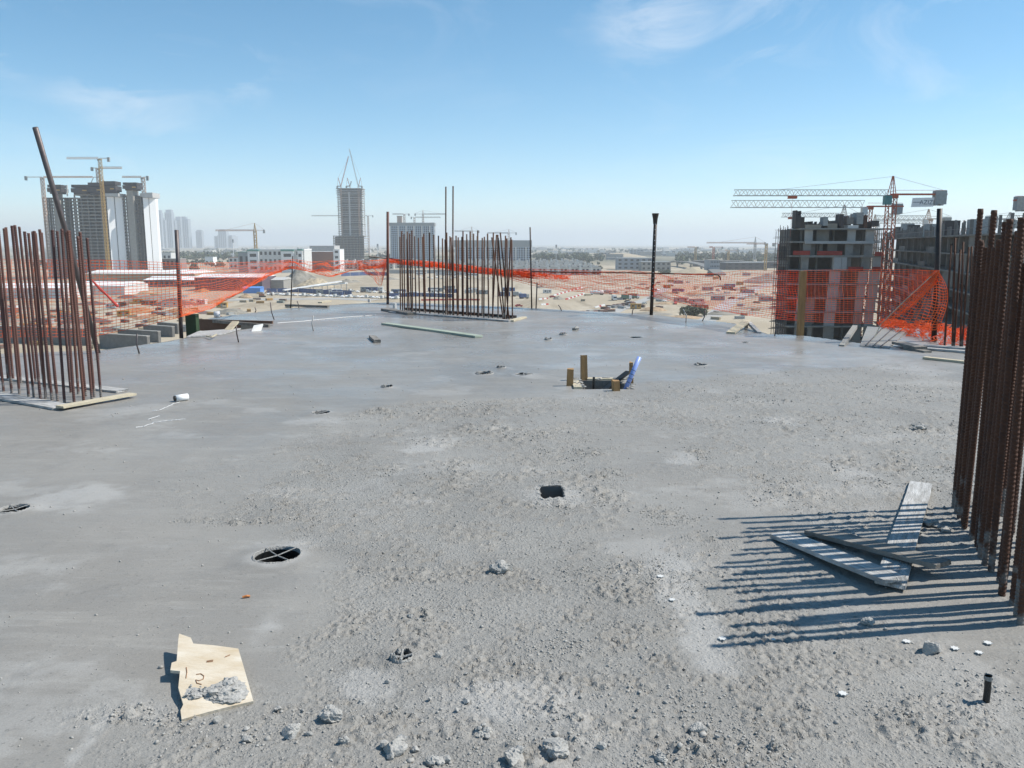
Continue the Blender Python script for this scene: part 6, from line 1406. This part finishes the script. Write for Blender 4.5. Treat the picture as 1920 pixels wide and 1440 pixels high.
# striped plastic barriers
def barrier(c):
    m = MB(); m.add([(-.9, -.25, 0), (.9, -.25, 0), (.9, .25, 0), (-.9, .25, 0), (-.9, -.1, .9), (.9, -.1, .9), (.9, .1, .9), (-.9, .1, .9)], BOXF); me = m.mesh('barrier'); me.materials.append(c); return me
BR = [barrier(M_WHITE), barrier(M_REDM)]
for k in range(64):
    if k < 30: u, v = 1040 + k * 1.75, 554 - k * .48
    elif k < 50: u, v = 1062 + (k - 30) * 1.7, 562 - (k - 30) * .55
    elif k < 56: u, v = 1012 + (k - 50) * 2.6, 562 - (k - 50) * .3
    elif k < 59: u, v = 1017 + (k - 56) * 4.5, 572 - (k - 56) * .2
    else: u, v = 1118 + (k - 59) * 3.5, 577 - (k - 59) * 1.0
    o = link('barrier', BR[(k // 2) % 2 if k < 50 else (k % 3 == 1)], None, G(u, v), .6); tag(o, ('white' if o.data is BR[0] else 'red') + ' plastic road barrier in the rows across the sand', 'barrier', 'white barriers' if o.data is BR[0] else 'red barriers')
# stacks of formwork and steel in the storage yard on the left
def stack(c, c2):
    t = empty('material_stack', (0, 0, 0))
    for k in range(4): m = MB(); m.box(-2.4 + .1 * (k % 2), 2.4, -1, 1, .35 * k + .08, .35 * k + .33); m.build('layer', c if k % 2 else c2, t)
    for x in (-1.6, 1.6): m = MB(); m.box(x - .1, x + .1, -1, 1, 0, .08); m.build('bearer', M_WOOD, t)
    return t
SKN = ('yellow formwork stack', 'rusty steel stack', 'grey board stack', 'brown board stack', 'green board stack', 'sand-coloured board stack')
SK = ((lambda: stack(M_YEL, M_WOOD), 's0'), (lambda: stack(M_RUST, M_SOIL), 's1'), (lambda: stack(M_CW, M_WHITED), 's2'), (lambda: stack(M_BROWN, M_CONCD), 's3'), (lambda: stack(M_GREENP, M_CW), 's4'), (lambda: stack(M_SAND, M_WOODP), 's5'))
for k in range(120):
    u = rnd.uniform(-80, 560); v = rnd.uniform(570, 655) - max(0, u - 200) * .12; q = rnd.choice((0, 0, 1, 1, 2, 5, 5, 3, 4))
    place(SK[q][0], SK[q][1], u, v, rnd.uniform(0, 3.1), SKN[q] + ' lying in the storage yard', SKN[q] + 's in the storage yard', 'stack')
for k in range(36):
    u = rnd.uniform(1090, 1470); v = rnd.uniform(535, 600) - max(0, 1200 - u) * .05; q = rnd.choice((1, 2, 2, 5, 5, 5))
    place(SK[q][0], SK[q][1], u, v, rnd.uniform(0, 3.1), SKN[q] + ' in the yard below the right slab edge', SKN[q] + 's below the right edge', 'stack')
for k in range(30):
    u = rnd.uniform(1095, 1190); v = 590 - (u - 1095) * .22 + rnd.uniform(-3, 6); place(SK[(1, 2, 3)[k % 3]][0], SK[(1, 2, 3)[k % 3]][1], u, v, rnd.uniform(0, 3.1), SKN[(1, 2, 3)[k % 3]] + ' dumped beside the pale road', SKN[(1, 2, 3)[k % 3]] + 's beside the road', 'stack')
for i, (u0, v0, u1, v1, h, lb) in enumerate(((224, 637, 300, 642, 4, 'long low concrete wall of the trench below the edge, nearest the cage'), (272, 628, 326, 632, 4, 'middle concrete wall of the trench below the edge'), (298, 622, 336, 626, 4, 'farthest concrete wall of the trench below the edge'), (190, 652, 280, 658, 5, 'concrete wall right under the slab edge'), (-40, 640, 170, 648, 6, 'pale concrete wall behind the foot of the plank-framed cage'))):
    a, b = G(u0, v0), G(u1, v1); t = empty('trench_wall', a); tag(t, lb, 'wall'); m = MB(); m.bar(Vector((0, 0, h / 2)), b - a + Vector((0, 0, h / 2)), 1.2, h); m.build('wall', M_CONCD, t); m = MB(); m.bar(Vector((0, 0, h + .15)), b - a + Vector((0, 0, h + .15)), 1.6, .3); m.build('coping', M_CONC, t)
t = place(lambda: cabin(M_WHITED, M_CONC, 12), 'cabL', 347, 622, .2, 'long pale cabin seen between post and green box', None, 'cabin')
# digger beside the blue cabin
t = empty('digger', G(492, 557), .4); tag(t, 'small reddish digger with its arm folded before the truck park', 'digger')
for s in (-1, 1): m = MB(); m.box(-2.2, 2.2, s * 1.3 - .35, s * 1.3 + .35, 0, .9); m.build('track', M_TYRE, t)
m = MB(); m.box(-2.2, 1.2, -1.3, 1.3, 1.0, 2.4); m.build('body', M_BROWN, t); m = MB(); m.box(.2, 1.6, -1.2, 0, 1.6, 3.4); m.build('cab', M_WHITED, t)
m = MB(); m.bar((1.4, .4, 2.2), (4.4, .4, 5.0), .5); m.bar((4.4, .4, 5.0), (6.4, .4, 2.0), .4); m.build('arm', M_BROWN, t); m = MB(); m.cbox((6.4, .4, 1.4), (1.3, 1.1, 1.2), 0, .7); m.build('bucket', M_TYRE, t)
for i, (u0, v0, u1, v1, lb) in enumerate(((532, 549, 640, 544, 'long white conveyor roof sloping over the truck park'), (560, 545, 650, 548, 'shorter white conveyor roof beside the sloping one'))):
    a, b = G(u0, v0), G(u1, v1); t = empty('conveyor', a); tag(t, lb, 'conveyor'); m = MB(); m.bar((0, 0, 2), b - a + Vector((0, 0, 7)), 3, .8); m.build('cover', M_WHITE, t)
    for k in range(5): q = (b - a) * (k / 4); m = MB(); m.bar((q.x, q.y, 0), (q.x, q.y, 2 + 5 * k / 4), .4); m.build('leg', M_CW, t)
p = G(1273, 607); m = MB(); m.blob((0, 0, 0), (4.5, 2, 1.0), 3, .5, sub=3); tag(m.build('plastic_sheet', M_WHITE, None, loc=p), 'crumpled white plastic sheet lying below the slab edge', 'sheet')

# ================================================================== THE AIR
haze = MB(); haze.box(-42000, 42000, -3000, 42000, GZ - 1, 330)
hz = bpy.data.materials.new('haze_air'); hz.use_nodes = True; t = hz.node_tree; t.nodes.clear(); o_ = t.nodes.new('ShaderNodeOutputMaterial'); pv = t.nodes.new('ShaderNodeVolumePrincipled')
pv.inputs['Color'].default_value = (.90, .95, 1.0, 1); pv.inputs['Density'].default_value = 1.4e-4; pv.inputs['Anisotropy'].default_value = .2
t.links.new(pv.outputs[0], o_.inputs['Volume'])
tag(haze.build('haze', hz), 'pale dusty haze over the whole plain', 'haze', kind='stuff')
